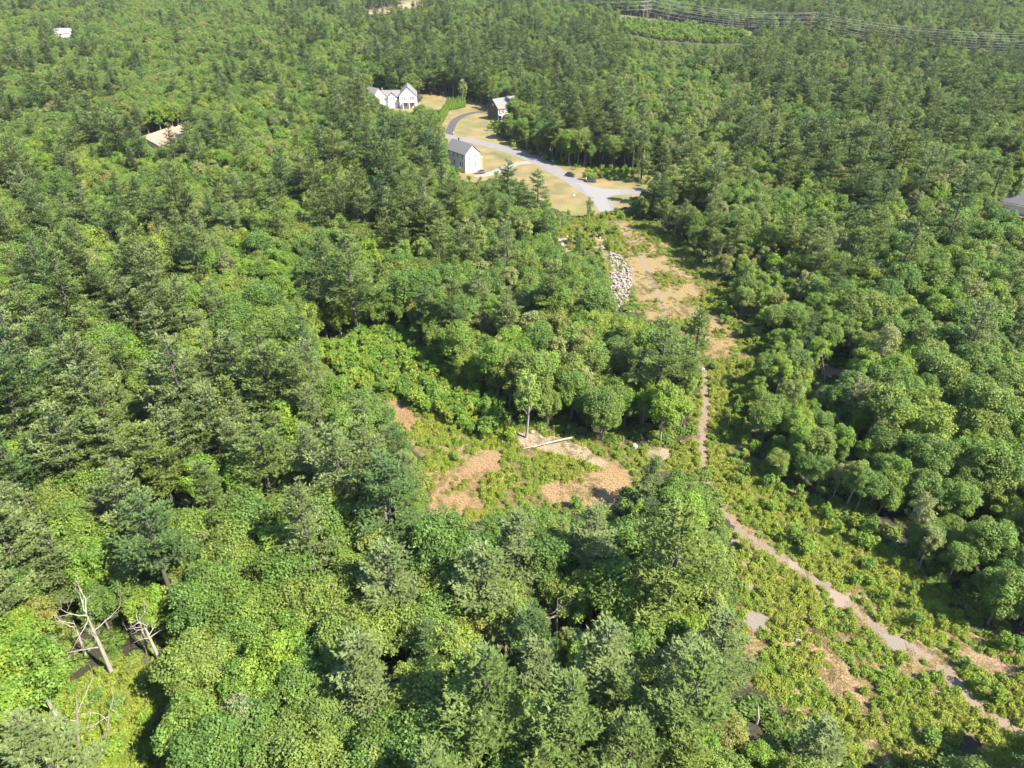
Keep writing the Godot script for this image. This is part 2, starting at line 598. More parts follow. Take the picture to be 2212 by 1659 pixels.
func sheet(flat: Array, y: float, rough := 0.0) -> Geo:
	var g := Geo.new()
	var a := area(flat)
	var o := PackedVector2Array()
	var mid := Vector2.ZERO
	for p in a: mid += p / a.size()
	for i in a.size():
		var p := a[i]
		var q := a[(i + 1) % a.size()]
		var n := maxi(1, int(p.distance_to(q) / 0.35)) if rough > 0.0 else 1
		for k in n:
			var s := p.lerp(q, float(k) / n)
			o.append(s + (s - mid).normalized() * rough * (fine.get_noise_2d(s.x * 9.0, s.y * 9.0) + fine.get_noise_2d(s.x * 3.0, s.y * 3.0)))
	var t := Geometry2D.triangulate_polygon(o)
	for i in range(0, t.size(), 3):
		g.tri(Vector3(o[t[i]].x, y, o[t[i]].y), Vector3(o[t[i + 1]].x, y, o[t[i + 1]].y), Vector3(o[t[i + 2]].x, y, o[t[i + 2]].y))
	return g


func build_roads() -> void:
	var asphalt := speckled("sunbleached asphalt", Color(0.185, 0.18, 0.178), 0.5, 0.18)
	var road := ribbon([930, 284, 966, 295, 1010, 302, 1060, 314, 1110, 328, 1160, 348, 1210, 374, 1250, 398, 1285, 422, 1306, 444, 1312, 454], 7.2, 0.02)
	structure("road", road, asphalt)
	structure("side_road", ribbon([1270, 405, 1310, 415, 1360, 414, 1420, 412, 1470, 410], 6.6, 0.028), asphalt)
	structure("road_mouth", sheet([1245, 392, 1268, 399, 1300, 407, 1318, 408.5, 1340, 409, 1340, 419, 1318, 424, 1312, 433, 1316, 445, 1322, 456, 1294, 458, 1288, 444, 1268, 420], 0.036), asphalt)
	structure("driveway", ribbon([968, 296, 972, 282, 982, 262, 1000, 250, 1020, 244, 1050, 241, 1066, 242], 4.2, 0.012), speckled("blacktop", Color(0.060, 0.059, 0.063), 0.5, 0.2))
	structure("concrete_drive", ribbon([1150, 350, 1118, 353, 1098, 360, 1070, 372, 1046, 378, 1025, 379], 4.6, 0.012), speckled("pale concrete", Color(0.270, 0.240, 0.216), 0.5, 0.2))
	var soil := speckled("trodden soil", Color(0.275, 0.21, 0.155), 0.45, 0.4, 4.0)
	structure("dirt_track", ribbon([1519, 795, 1520, 830, 1524, 870, 1519, 920, 1517, 960, 1520, 1005, 1535, 1055, 1572, 1115, 1605, 1150, 1650, 1180, 1705, 1218, 1770, 1258, 1830, 1302, 1880, 1345, 1925, 1378, 1975, 1402, 2035, 1440, 2080, 1492, 2130, 1542, 2180, 1570, 2260, 1600], 1.5, 0.01, 1.9), soil)
	structure("dirt_track", ribbon([1340, 497, 1365, 530, 1392, 570, 1412, 610, 1425, 650, 1442, 692], 1.2, 0.01, 1.0), soil)
	structure("dirt_track", ribbon([1590, 1165, 1606, 1200, 1622, 1250, 1630, 1300, 1632, 1345], 1.3, 0.014, 0.9), soil)
	var sand := speckled("bleached sand", Color(0.248, 0.214, 0.180), 0.6, 0.45, 4.0)
	structure("sand_patch", sheet([1604, 1318, 1622, 1322, 1655, 1322, 1652, 1364, 1632, 1362, 1616, 1352], 0.03, 0.9), sand)
	structure("sand_patch", sheet([1778, 1275, 1812, 1282, 1850, 1284, 1856, 1298, 1832, 1302, 1810, 1322, 1796, 1304], 0.024, 0.9), speckled("pale sand", Color(0.25, 0.195, 0.155), 0.6, 0.3, 4.0))
	structure("sand_patch", sheet([1898, 1366, 1925, 1372, 1946, 1378, 1962, 1398, 1930, 1406, 1912, 1400], 0.03, 0.9), sand)
	structure("sand_patch", sheet([1700, 1200, 1725, 1215, 1728, 1235, 1704, 1232], 0.03, 0.4), speckled("pale sand", Color(0.25, 0.195, 0.155)))


# ---------------------------------------------------------------- houses
func gable(called: String, parent: Node, w: float, l: float, eave: float, ridge: float, at: Vector3, wall_m: Material, roof_m: Material, turn := 0.0, over := 0.4) -> Array:
	# ridge along z, gables face +z and -z
	var b := Basis(Vector3.UP, turn)
	var g := Geo.new()
	var h := w * 0.5
	var k := l * 0.5
	var f := [Vector3(-h, 0, k), Vector3(h, 0, k), Vector3(h, eave, k), Vector3(0, ridge, k), Vector3(-h, eave, k)]
	var ring := []
	var ring2 := []
	for p in f:
		ring.append(at + b * p)
		ring2.append(at + b * (p - Vector3(0, 0, l)))
	g.loft([ring, ring2])
	var wall := part(called + "wall", g, wall_m, parent)
	var roofs := Geo.new()
	var rise := (ridge - eave) / h
	for s in [-1.0, 1.0]:
		var lo := Vector3(s * (h + over), eave - rise * over + 0.05, 0)
		var hi := Vector3(0, ridge + 0.05, 0)
		var r := []
		for z in [k + over, -k - over]:
			r.append([at + b * (lo + Vector3(0, 0, z)), at + b * (hi + Vector3(0, 0, z)), at + b * (hi + Vector3(0, 0.22, z)), at + b * (lo + Vector3(0, 0.22, z))])
		roofs.loft(r)
	var roof := part(called + "roof", roofs, roof_m, parent)
	return [wall, roof]


func window(parent: Node, at: Vector3, size: Vector2, turn: float, frame: Material, glass: Material) -> void:
	var b := Basis(Vector3.UP, turn)
	var g := Geo.new()
	for s in [-1.0, 1.0]:
		g.box(at + b * Vector3(s * size.x * 0.5, 0, 0.03), Vector3(0.1, size.y + 0.28, 0.12), Color.WHITE, b)
		g.box(at + b * Vector3(0, s * (size.y * 0.5 + 0.07), 0.035), Vector3(size.x + 0.06, 0.14, 0.13), Color.WHITE, b)
	g.box(at + b * Vector3(0, 0, 0.03), Vector3(size.x, 0.07, 0.09), Color.WHITE, b)
	var w := part("window", g, frame, parent)
	var p := Geo.new()
	p.box(at + b * Vector3(0, 0, 0.01), Vector3(size.x, size.y, 0.03), Color.WHITE, b)
	part("pane", p, glass, w)


func build_houses() -> void:
	var white := solid("white siding", Color(0.7, 0.7, 0.7), 0.6)
	var trim := solid("white trim", Color(0.82, 0.82, 0.81), 0.5)
	var glass := solid("dark window glass", Color(0.02, 0.025, 0.035), 0.08)
	var grey_roof := speckled("grey shingles", Color(0.143, 0.143, 0.144), 0.7, 0.25)
	var light_roof := speckled("light grey shingles", Color(0.170, 0.167, 0.170), 0.7, 0.25)
	# white house, gable end to the drive
	var h := thing("gable_house", "tall white house with grey roof, gable end facing the parked dark car", "house", Vector3(-20.4, 0, -289.2), atan2(0.64, 0.768))
	gable("", h, 7.2, 13.4, 7.4, 10.6, Vector3.ZERO, white, grey_roof)
	for y in [3.2, 6.0]:
		for x in [-1.7, 1.4]: window(h, Vector3(x, y, 6.7), Vector2(0.8, 1.4), 0, trim, glass)
	window(h, Vector3(0, 8.6, 6.7), Vector2(0.6, 0.9), 0, trim, glass)
	for z in [-4.5, -1.5, 1.5, 4.8]: window(h, Vector3(-3.6, 6.0, z), Vector2(0.8, 1.4), -PI / 2, trim, glass)
	for z in [-4.0, -1.0, 3.4, 4.6]: window(h, Vector3(-3.6, 3.1, z), Vector2(0.9, 1.9), -PI / 2, trim, glass)
	var g := Geo.new()
	g.box(Vector3(0, 1.05, 6.72), Vector3(4.6, 2.1, 0.08))
	part("garage_door", g, trim, h)
	for x in [-3.6, 3.6]:
		g = Geo.new()
		g.box(Vector3(x, 3.7, 6.72), Vector3(0.16, 7.4, 0.1))
		part("corner_board", g, trim, h)
	g = Geo.new()
	g.box(Vector3(4.5, 2.6, 3.6), Vector3(1.8, 0.2, 4.6))
	g.box(Vector3(4.5, 4.9, 3.6), Vector3(2.1, 0.2, 5.0))
	for z in [1.5, 5.7]: g.box(Vector3(5.3, 2.4, z), Vector3(0.18, 4.8, 0.18))
	part("porch", g, trim, h)
	g = Geo.new()
	g.box(Vector3(0.6, 11.0, -3.0), Vector3(0.7, 1.6, 0.7))
	part("chimney", g, grey_roof, h)
	# large white house with gables
	h = thing("gabled_house", "large white house with two gabled wings and a dormer, left of the hedge", "house", Vector3(-59.5, 0, -418), 0.12)
	gable("main_", h, 9.6, 13.0, 6.6, 11.2, Vector3.ZERO, white, light_roof)
	for x in [-2.9, -2.0, -1.1, 1.4, 2.3, 3.2]:
		window(h, Vector3(x, 5.1, 6.5), Vector2(0.8, 2.0), 0, trim, glass)
		window(h, Vector3(x, 1.9, 6.5), Vector2(0.8, 1.9), 0, trim, glass)
	gable("middle_", h, 9.0, 11.4, 4.8, 8.2, Vector3(-10.4, 0, -1.5), white, light_roof, PI / 2)
	gable("dormer_", h, 5.0, 6.0, 5.8, 7.9, Vector3(-8.8, 0, 1.2), white, light_roof)
	for x in [-10.2, -9.3, -8.2, -7.3]: window(h, Vector3(x, 4.9, 4.2), Vector2(0.7, 1.4), 0, trim, glass)
	gable("garage_", h, 10.0, 13.0, 5.6, 10.4, Vector3(-20.6, 0, 0.5), white, light_roof, 0.75)
	g = Geo.new()
	g.box(Vector3(-19.0, 1.3, 7.6), Vector3(2.6, 2.4, 0.1))
	part("garage_door", g, trim, h)
	g = Geo.new()
	g.box(Vector3(0.5, 3.55, 7.8), Vector3(7.4, 0.2, 2.6))
	for x in [-3.0, 0.5, 4.0]: g.box(Vector3(x, 1.75, 9.0), Vector3(0.22, 3.5, 0.22))
	part("deck", g, trim, h)
	g = Geo.new()
	g.box(Vector3(-14.5, 8.6, -2.5), Vector3(0.9, 1.8, 0.9))
	part("chimney", g, speckled("brick", Color(0.3, 0.15, 0.11)), h)
	# grey shingled house with a columned porch
	var brick := speckled("weathered brown shingle", Color(0.116, 0.088, 0.078), 1.0, 0.4)
	h = thing("porch_house", "brown shingled house with grey roof and white porch columns, beside the lawn", "house", Vector3(-4.3, 0, -386.0), 0.7)
	gable("", h, 9.0, 15.0, 6.2, 10.2, Vector3(0, 0, 0), brick, light_roof, PI / 2)
	gable("wing_", h, 6.4, 5.5, 5.4, 8.6, Vector3(2.6, 0, 4.8), brick, light_roof)
	for z in [-2.0, 1.6]:
		window(h, Vector3(-7.5, 2.0, z), Vector2(0.7, 1.2), -PI / 2, brick, glass)
		window(h, Vector3(-7.5, 4.8, z), Vector2(0.7, 1.1), -PI / 2, brick, glass)
	window(h, Vector3(-7.5, 7.6, 0), Vector2(0.7, 0.7), -PI / 2, trim, glass)
	for x in [-5.6, -3.2, -1.6]: window(h, Vector3(x, 4.9, 4.5), Vector2(0.9, 1.4), 0, trim, glass)
	g = Geo.new()
	g.box(Vector3(-4.0, 3.2, 5.9), Vector3(7.4, 0.3, 3.0))
	g.box(Vector3(-4.0, 0.25, 5.9), Vector3(7.2, 0.3, 2.8))
	part("porch_roof", g, trim, h)
	for x in [-7.4, -5.7, -4.0, -2.3, -0.7]:
		g = Geo.new()
		g.box(Vector3(x, 1.7, 7.2), Vector3(0.34, 3.0, 0.34))
		part("column", g, trim, h)
	for s in [-7.5]:
		g = Geo.new()
		g.box(Vector3(s, 3.2, 4.52), Vector3(0.2, 6.2, 0.16))
		part("corner_board", g, trim, h)
	# tan roof among the pines, left
	h = thing("tan_roofed_house", "house with broad pinkish tan roof showing among the pines at left", "house", Vector3(-161.5, 0, -331), -0.237)
	var tan_roof := speckled("tan shingles", Color(0.25, 0.18, 0.135), 0.7, 0.22)
	gable("", h, 14.0, 20.0, 3.0, 6.4, Vector3(0, 0, 5.0), white, tan_roof, 0.0, 0.6)
	gable("garage_", h, 12.0, 13.0, 3.0, 5.9, Vector3(0.6, 0, -11.0), white, tan_roof, 0.0, 0.6)
	gable("wing_", h, 10.0, 10.0, 3.0, 5.5, Vector3(5.5, 0, 3.0), white, tan_roof, PI / 2, 0.6)
	window(h, Vector3(10.5, 1.6, 3.0), Vector2(1.6, 1.3), PI / 2, trim, glass)
	# far left, pale roof and dark neighbour
	h = thing("pale_roofed_house", "distant house with pale grey roof at upper left of photo", "house", ground(140, 79), 0.5)
	gable("", h, 11.0, 14.0, 3.2, 6.6, Vector3.ZERO, white, speckled("pale metal roof", Color(0.286, 0.299, 0.306), 0.5, 0.1), 1.2)
	for x in [-3.0, 0.0, 3.0]: window(h, Vector3(x, 1.8, 5.6), Vector2(0.9, 1.2), 0, trim, glass)
	h = thing("dark_house", "distant dark brown house right of the pale grey roof", "house", ground(197, 96), 0.1)
	gable("", h, 8.0, 13.0, 3.6, 6.4, Vector3.ZERO, brick, solid("dark shingles", Color(0.05, 0.055, 0.06)), PI / 2)
	for x in [-4.0, 0.0, 4.0]: window(h, Vector3(x, 2.0, 4.0), Vector2(0.9, 1.3), 0, trim, glass)
	# right edge, blue-grey roof
	h = thing("slate_roofed_house", "house with blue grey roof and white eaves cut by right edge", "house", ground(2218, 458), 0.75)
	gable("", h, 10.0, 16.0, 3.4, 6.8, Vector3.ZERO, white, speckled("blue grey shingles", Color(0.088, 0.092, 0.109), 0.7, 0.2), 0.0, 0.5)
	g = Geo.new()
	g.box(Vector3(-5.56, 2.95, 0), Vector3(0.1, 0.26, 17.0))
	part("eave_board", g, trim, h)
	window(h, Vector3(0, 1.8, 8.0), Vector2(1.2, 1.3), 0, trim, glass)
	structure("gravel_drive", ribbon([2150, 401, 2180, 407, 2212, 413, 2260, 420], 4.0, 0.015), speckled("pale gravel", Color(0.218, 0.177, 0.150), 0.5, 0.3))


# ---------------------------------------------------------------- cars
func car(called: String, label: String, at: Vector3, turn: float, paint: Color, roof := 1.42) -> void:
	var o := thing(called, label, "car", at + Vector3(0, 0.03, 0), turn)
	var pm := solid("paint " + str(paint), paint, 0.25)
	pm.clearcoat_enabled = true
	pm.clearcoat = 0.8
	var g := Geo.new()
	var rings := []
	for s in [[-2.25, 0.68, 0.45, 0.72], [-2.1, 0.84, 0.28, 0.9], [-1.2, 0.9, 0.22, 0.96], [0.2, 0.91, 0.22, 0.97], [1.1, 0.9, 0.22, 0.94], [1.95, 0.84, 0.26, 0.8], [2.25, 0.66, 0.4, 0.62]]:
		rings.append([Vector3(-s[1], s[2], s[0]), Vector3(s[1], s[2], s[0]), Vector3(s[1] * 1.02, lerpf(s[2], s[3], 0.7), s[0]), Vector3(s[1] * 0.9, s[3], s[0]), Vector3(-s[1] * 0.9, s[3], s[0]), Vector3(-s[1] * 1.02, lerpf(s[2], s[3], 0.7), s[0])])
	g.loft(rings)
	part("body", g, pm, o)
	g = Geo.new()
	rings = []
	for s in [[-1.95, 0.72, 0.95, 0.96], [-1.25, 0.6, 0.95, roof - 0.02], [-0.2, 0.6, 0.95, roof], [0.35, 0.58, 0.95, roof - 0.05], [1.05, 0.72, 0.94, 0.95]]:
		rings.append([Vector3(-0.8, s[2] - 0.02, s[0]), Vector3(0.8, s[2] - 0.02, s[0]), Vector3(s[1], s[3], s[0]), Vector3(-s[1], s[3], s[0])])
	g.loft(rings)
	part("window", g, solid("tinted glass", Color(0.015, 0.017, 0.02), 0.06), o)
	g = Geo.new()
	g.loft([[Vector3(-0.58, roof - 0.01, -1.22), Vector3(0.58, roof - 0.01, -1.22), Vector3(0.56, roof + 0.03, -1.2), Vector3(-0.56, roof + 0.03, -1.2)], [Vector3(-0.56, roof - 0.04, 0.33), Vector3(0.56, roof - 0.04, 0.33), Vector3(0.54, roof, 0.3), Vector3(-0.54, roof, 0.3)]])
	part("roof", g, pm, o)
	for x in [-0.86, 0.86]:
		for z in [-1.38, 1.38]:
			g = Geo.new()
			g.tube([Vector3(x - 0.1, 0.32, z), Vector3(x - 0.09, 0.32, z), Vector3(x + 0.09, 0.32, z), Vector3(x + 0.1, 0.32, z)], [0.05, 0.32, 0.32, 0.06], 14)
			var w := part("wheel", g, solid("tyre rubber", Color(0.02, 0.02, 0.02), 0.9), o)
			g = Geo.new()
			g.tube([Vector3(x - 0.115, 0.32, z), Vector3(x - 0.11, 0.32, z), Vector3(x + 0.11, 0.32, z), Vector3(x + 0.115, 0.32, z)], [0.02, 0.19, 0.19, 0.02], 10)
			part("rim", g, solid("alloy", Color(0.5, 0.5, 0.52), 0.3, 0.8), w)
	for x in [-0.58, 0.58]:
		g = Geo.new()
		g.box(Vector3(x, 0.62, 2.16), Vector3(0.34, 0.16, 0.16))
		part("headlight", g, solid("lamp glass", Color(0.7, 0.7, 0.7), 0.1), o)
		g = Geo.new()
		g.box(Vector3(x, 0.74, -2.18), Vector3(0.36, 0.16, 0.12))
		part("tail_light", g, solid("red lamp", Color(0.35, 0.02, 0.02), 0.2), o)


func build_cars() -> void:
	car("black_car", "black car driving on the pale curving road", ground(1232, 381) , atan2(0.8, 0.62), Color(0.012, 0.012, 0.014), 1.5)
	car("parked_car", "dark car parked on concrete drive by the white gable end", ground(1037, 375), atan2(-0.9, 0.3), Color(0.02, 0.022, 0.026), 1.55)
	car("sheltered_car", "dark car tucked against green shrubs beside the road junction", ground(1277, 393), atan2(1.0, 0.1), Color(0.02, 0.02, 0.026), 1.45)


# ---------------------------------------------------------------- power line
func build_power_line() -> void:
	var rust := solid("rust brown timber", Color(0.150, 0.061, 0.041), 0.9)
	var grey := solid("grey timber pole", Color(0.204, 0.190, 0.177), 0.9)
	var along := (line_b - line_a).normalized()
	var across := Vector3(-along.y, 0, along.x)
	var spots := []
	for f in [-0.3, 0.0, 0.33, 0.66, 1.0, 1.35]:
		var q := line_a.lerp(line_b, f)
		spots.append(Vector3(q.x, hill(q.x, q.y), q.y))
	var names := ["rust brown twin pole pylon at top edge, left end of the wires", "grey twin pole pylon carrying the wires above the bright thicket", "brown twin pole pylon standing in trees under the wires", "grey twin pole pylon at right end of the wires"]
	for i in spots.size():
		if i == 0 or i == spots.size() - 1: continue
		var o := thing("power_pylon", names[i - 1], "pylon", spots[i], 0.0, "pylons of the power line")
		var m := rust if i % 2 == 1 else grey
		for s in [-3.2, 3.2]:
			var g := Geo.new()
			g.tube([across * s, across * s + Vector3(0, 22.5, 0)], [0.3, 0.2], 7)
			part("pole", g, m, o)
		var g := Geo.new()
		for y in [10.5, 14.0, 17.5, 21.0]:
			g = Geo.new()
			g.tube([across * -9.3 + Vector3(0, y, 0), across * 9.3 + Vector3(0, y, 0)], [0.15, 0.15], 5)
			part("crossarm", g, m, o)
		g = Geo.new()
		g.tube([across * -3.2 + Vector3(0, 8, 0), across * 3.2 + Vector3(0, 15, 0)], [0.12, 0.12], 4)
		g.tube([across * 3.2 + Vector3(0, 8, 0), across * -3.2 + Vector3(0, 15, 0)], [0.12, 0.12], 4)
		part("brace", g, m, o)
	var steel := solid("aluminium conductor", Color(0.42, 0.42, 0.43), 0.5)
	var names_w := ["lowest pale wire on the near side of the pylons", "lowest pale wire on the far side of the pylons", "second lowest wire on the near side of the pylons", "second lowest wire on the far side of the pylons", "third lowest wire on the near side of the pylons", "third lowest wire on the far side of the pylons", "topmost wire on the near side of the pylons", "topmost wire on the far side of the pylons"]
	var n := 0
	for w in [[9.0, 10.6, 0.06], [-9.0, 10.6, 0.06], [9.0, 14.1, 0.06], [-9.0, 14.1, 0.06], [9.0, 17.6, 0.06], [-9.0, 17.6, 0.06], [9.0, 21.1, 0.06], [-9.0, 21.1, 0.06]]:
		var g := Geo.new()
		for i in spots.size() - 1:
			var pts := []
			var rad := []
			for k in 13:
				var f := k / 12.0
				pts.append(spots[i].lerp(spots[i + 1], f) + across * w[0] + Vector3(0, w[1] - 4.0 * 4.5 * f * (1.0 - f), 0))
				rad.append(w[2])
			g.tube(pts, rad, 4)
		tag(part("power_wire", g, steel), names_w[n], "wire", "wires of the power line")
		n += 1


# ---------------------------------------------------------------- forest
var kinds := {}
var copies := {}
var landmarks := [
	[145, 72, "pale far roof"], [345, 290, "tan roof"], [850, 215, "gabled house"], [1085, 235, "porch house"], [1010, 345, "white house"], [1232, 378, "road"], [1340, 610, "rock pile"], [1520, 900, "dirt track"],
	[1630, 1340, "sand patch"], [1930, 1390, "sand patch"], [1180, 962, "fallen log"], [1000, 1060, "bare clearing"], [1250, 1060, "bare clearing"], [270, 1380, "dead snags"], [850, 830, "sapling belt"],
	[2190, 440, "slate roof"], [1700, 60, "power line"], [1800, 800, "small glade"], [160, 1600, "fern patch"], [1400, 620, "grassy strip"], [860, 1090, "dark pine"], [860, 12, "gravel clearing"],
]


func make_kind(called: String, leaf_colors: Array, bark: Color, shapes: Array, heights: Array) -> void:
	var crown := []
	for i in leaf_colors.size(): crown.append(foliage("%s leaves %d" % [called, i], leaf_colors[i][0], leaf_colors[i][2] if leaf_colors[i].size() > 2 else 0.5))
	var wood := solid(called + " bark", bark, 0.95)
	var plain := foliage(called + " leaves", Color(1, 1, 1), 0.5)
	var both := []
	for s in shapes:
		var m: ArrayMesh = s[0].mesh(plain)
		s[1].mesh(wood, m)
		both.append(m)
	var pair := []
	for s in shapes: pair.append([s[0].mesh(), s[1].mesh()])
	kinds[called] = {"tints": leaf_colors, "crown": crown, "wood": wood, "both": both, "pair": pair, "heights": heights}
	copies[called] = []


func grow(called: String, shape: int, tint: int, at: Vector3, turn: float, size: float, label: String, category: String, group: String, lean := Vector3.ZERO, wide := 1.0) -> Node3D:
	var k: Dictionary = kinds[called]
	var o := thing(called, label, category, at, turn, group)
	o.scale = Vector3(size * wide, size, size * wide)
	if lean != Vector3.ZERO:
		o.basis = Basis(lean.normalized(), lean.length()) * o.basis
	part("crown", k.pair[shape][0], k.crown[tint], o)
	part("trunk", k.pair[shape][1], k.wood, o)
	return o


func where_words(p: Vector3) -> String:
	var q := photo(p)
	var best := 1e9
	var word := ""
	for l in landmarks:
		var d := Vector2(q.x - l[0], q.y - l[1])
		if d.length() < best:
			best = d.length()
			word = ("left of" if d.x < 0 else "right of") if absf(d.x) > absf(d.y) else ("behind" if d.y < 0 else "in front of")
			word += " " + l[2]
	return word


func in_words(n: int) -> String:
	var ones := ["zero", "one", "two", "three", "four", "five", "six", "seven", "eight", "nine", "ten", "eleven", "twelve", "thirteen", "fourteen", "fifteen", "sixteen", "seventeen", "eighteen", "nineteen"]
	var tens := ["", "", "twenty", "thirty", "forty", "fifty", "sixty", "seventy", "eighty", "ninety"]
	n = clampi(n, 0, 99)
	if n < 20: return ones[n]
	return tens[n / 10] + ("-" + ones[n % 10] if n % 10 else "")


func own_label(start: String, p: Vector3) -> String:
	var q := photo(p)
	var text := "%s %s, %s percent across, %s down" % [start, where_words(p), in_words(roundi(q.x / 22.12)), in_words(roundi(q.y / 16.59))]
	if labels.has(text): text = "%s %s, %s percent across, past %s down" % [start, where_words(p), in_words(roundi(q.x / 22.12)), in_words(floori(q.y / 16.59))]
	if labels.has(text): text = text.replace("past", "well past")
	labels[text] = true
	return text


func build_forest() -> void:
	var sh := []
	for i in 5: sh.append(pine(100 + i, 19.0, [4.7, 4.2, 5.0, 4.0, 4.6][i], [4.6, 6.0, 3.8, 5.0, 7.5][i], [0.0, 0.05, 0.08, 0.0, 0.04][i]))
	make_kind("white_pine", [[Color(0.125, 0.185, 0.045), "green", 0.6], [Color(0.155, 0.21, 0.07), "grey-green", 0.6], [Color(0.085, 0.145, 0.042), "dark green", 0.6], [Color(0.145, 0.2, 0.04), "fresh green", 0.6]], Color(0.06, 0.055, 0.05), sh, [])
	sh = []
	for i in 5: sh.append(broadleaf(200 + i, [13.0, 12.0, 13.5, 12.5, 11.5][i], [4.1, 3.8, 4.3, 3.6, 4.4][i], [4.2, 3.4, 4.8, 3.0, 3.8][i], 20 + i * 2, 0.24, 0.36, 1.6))
	make_kind("oak_tree", [[Color(0.130, 0.210, 0.033), "mid-green"], [Color(0.099, 0.176, 0.031), "dark green"], [Color(0.152, 0.217, 0.039), "olive"], [Color(0.122, 0.197, 0.039), "dull green"]], Color(0.13, 0.115, 0.1), sh, [])
	sh = []
	for i in 4: sh.append(broadleaf(300 + i, [12.5, 11.5, 13.0, 11.0][i], [3.6, 3.3, 3.7, 3.4][i], [3.2, 2.4, 3.8, 2.2][i], 24 + i * 2, 0.225, 0.32, 1.6))
	make_kind("maple_tree", [[Color(0.168, 0.271, 0.030), "bright green"], [Color(0.198, 0.278, 0.039), "yellow-green"], [Color(0.130, 0.231, 0.030), "leafy green"], [Color(0.19, 0.215, 0.05), "yellowing"]], Color(0.2, 0.18, 0.16), sh, [])
	sh = []
	for i in 4: sh.append(broadleaf(400 + i, [13.0, 12.0, 14.0, 11.5][i], [2.6, 2.3, 2.7, 2.5][i], [3.4, 2.8, 4.2, 2.6][i], 22 + i * 2, 0.21, 0.33, 1.25))
	make_kind("birch_tree", [[Color(0.198, 0.258, 0.065), "pale green"], [Color(0.221, 0.258, 0.086), "silvery green"], [Color(0.183, 0.264, 0.052), "light green"], [Color(0.165, 0.195, 0.075), "faded green"]], Color(0.22, 0.21, 0.195), sh, [])
	sh = []
	for i in 4: sh.append(broadleaf(500 + i, [4.2, 3.6, 4.6, 3.2][i], [1.5, 1.6, 1.4, 1.5][i], [0.4, 0.3, 0.5, 0.2][i], 12, 0.25, 0.42, 1.3))
	make_kind("sapling", [[Color(0.16, 0.265, 0.028), "bright green"], [Color(0.2, 0.275, 0.033), "yellow-green"], [Color(0.125, 0.225, 0.033), "green"]], Color(0.1, 0.085, 0.065), sh, [])

	# scatter over the land
	var trees := []
	var fill := []
	rng.seed = 4242
	var z := -26.0
	while z > -1150.0:
		var step := 4.0 if -z < 520.0 else 5.4
		var reach := -z * 0.80 + 46.0
		var x := -reach
		while x < reach:
			var q := Vector2(x + rng.randf_range(-0.5, 0.5) * step * 0.95, z + rng.randf_range(-0.5, 0.5) * step * 0.95)
			x += step
			var pick := rng.randf()
			var pick2 := rng.randf()
			var size := rng.randf_range(0.68, 1.18)
			var turn := rng.randf() * TAU
			var shape := rng.randi()
			var tint_r := rng.randf()
			var sway := Vector3(rng.randfn(), 0, rng.randfn()) * 0.035
			if kind_at(q): continue
			var p := Vector3(q.x, hill(q.x, q.y), q.y)
			var e := photo(p + Vector3(0, 12, 0))
			var w := noise.get_noise_2d(q.x, q.y)
			var pines := clampf(pine_share(e.x, e.y) + 0.05 + w * 0.4, 0.02, 0.75)
			var called := ""
			var h := 13.0
			var r := 3.4
			if pick < pines:
				called = "white_pine"
				size *= 1.05 if pick2 < 0.7 else 1.25
				h = 19.0
			else:
				var b := birch_share(e.x, e.y) + 0.35 * noise.get_noise_2d(q.x + 900.0, q.y)
				var m := 0.36 + 0.5 * noise.get_noise_2d(q.x, q.y + 700.0)
				called = "birch_tree" if pick2 < b else ("maple_tree" if pick2 < b + (1.0 - b) * m else "oak_tree")
			if kind_at(q + Vector2(-8.0, 2.0)) == "strip" or kind_at(q + Vector2(-14.0, 0.0)) == "strip": size *= 0.72
			var ok := false
			for i in 3:   # a smaller tree may stand where a tall one would rise before the open land
				if not hides_view(p, h * size, r * size):
					ok = true
					break
				size *= 0.72
			if not ok or size < 0.4:
				if not hides_view(p, 3.6, 1.3): fill.append([shape % 4, Transform3D(Basis(Vector3.UP, turn).scaled(Vector3.ONE * (0.7 + 0.35 * tint_r)), p), Color(0.10, 0.18, 0.03).lerp(Color(0.16, 0.22, 0.035), pick2)])
				continue
			var tints: Array = kinds[called].tints
			var tint: int = mini(int(tint_r * 3.3), 3) if called != "white_pine" else (1 if tint_r < grey_share(e.x, e.y) else [0, 2, 3, 0][int(tint_r * 97.0) % 4])
			trees.append([called, shape % kinds[called].both.size(), tint, p, turn, size, e, sway])
		z -= step
	trees.sort_custom(func(a, b): return a[6].z < b[6].z)
	var count := {}
	for t in trees:
		var n: int = count.get(t[0], 0)
		var inside: bool = t[6].x > 8 and t[6].x < 2204 and t[6].y > 8 and t[6].y < 1690
		if inside and n < (300 if t[0] != "birch_tree" else 160):
			count[t[0]] = n + 1
			var tall := "tall" if t[5] > 1.04 else ("short" if t[5] < 0.8 else "mature")
			var words: Dictionary = {"white_pine": "pine", "oak_tree": "oak", "maple_tree": "maple", "birch_tree": "birch"}
			var label := own_label("%s %s %s" % [tall, kinds[t[0]].tints[t[2]][1], words[t[0]]], t[3] + Vector3(0, (14.0 if t[0] == "white_pine" else 9.0) * t[5], 0))
			grow(t[0], t[1], t[2], t[3], t[4], t[5], label, "tree", words[t[0]] + "s of the forest", t[7])
		else:
			copies[t[0]].append(t)
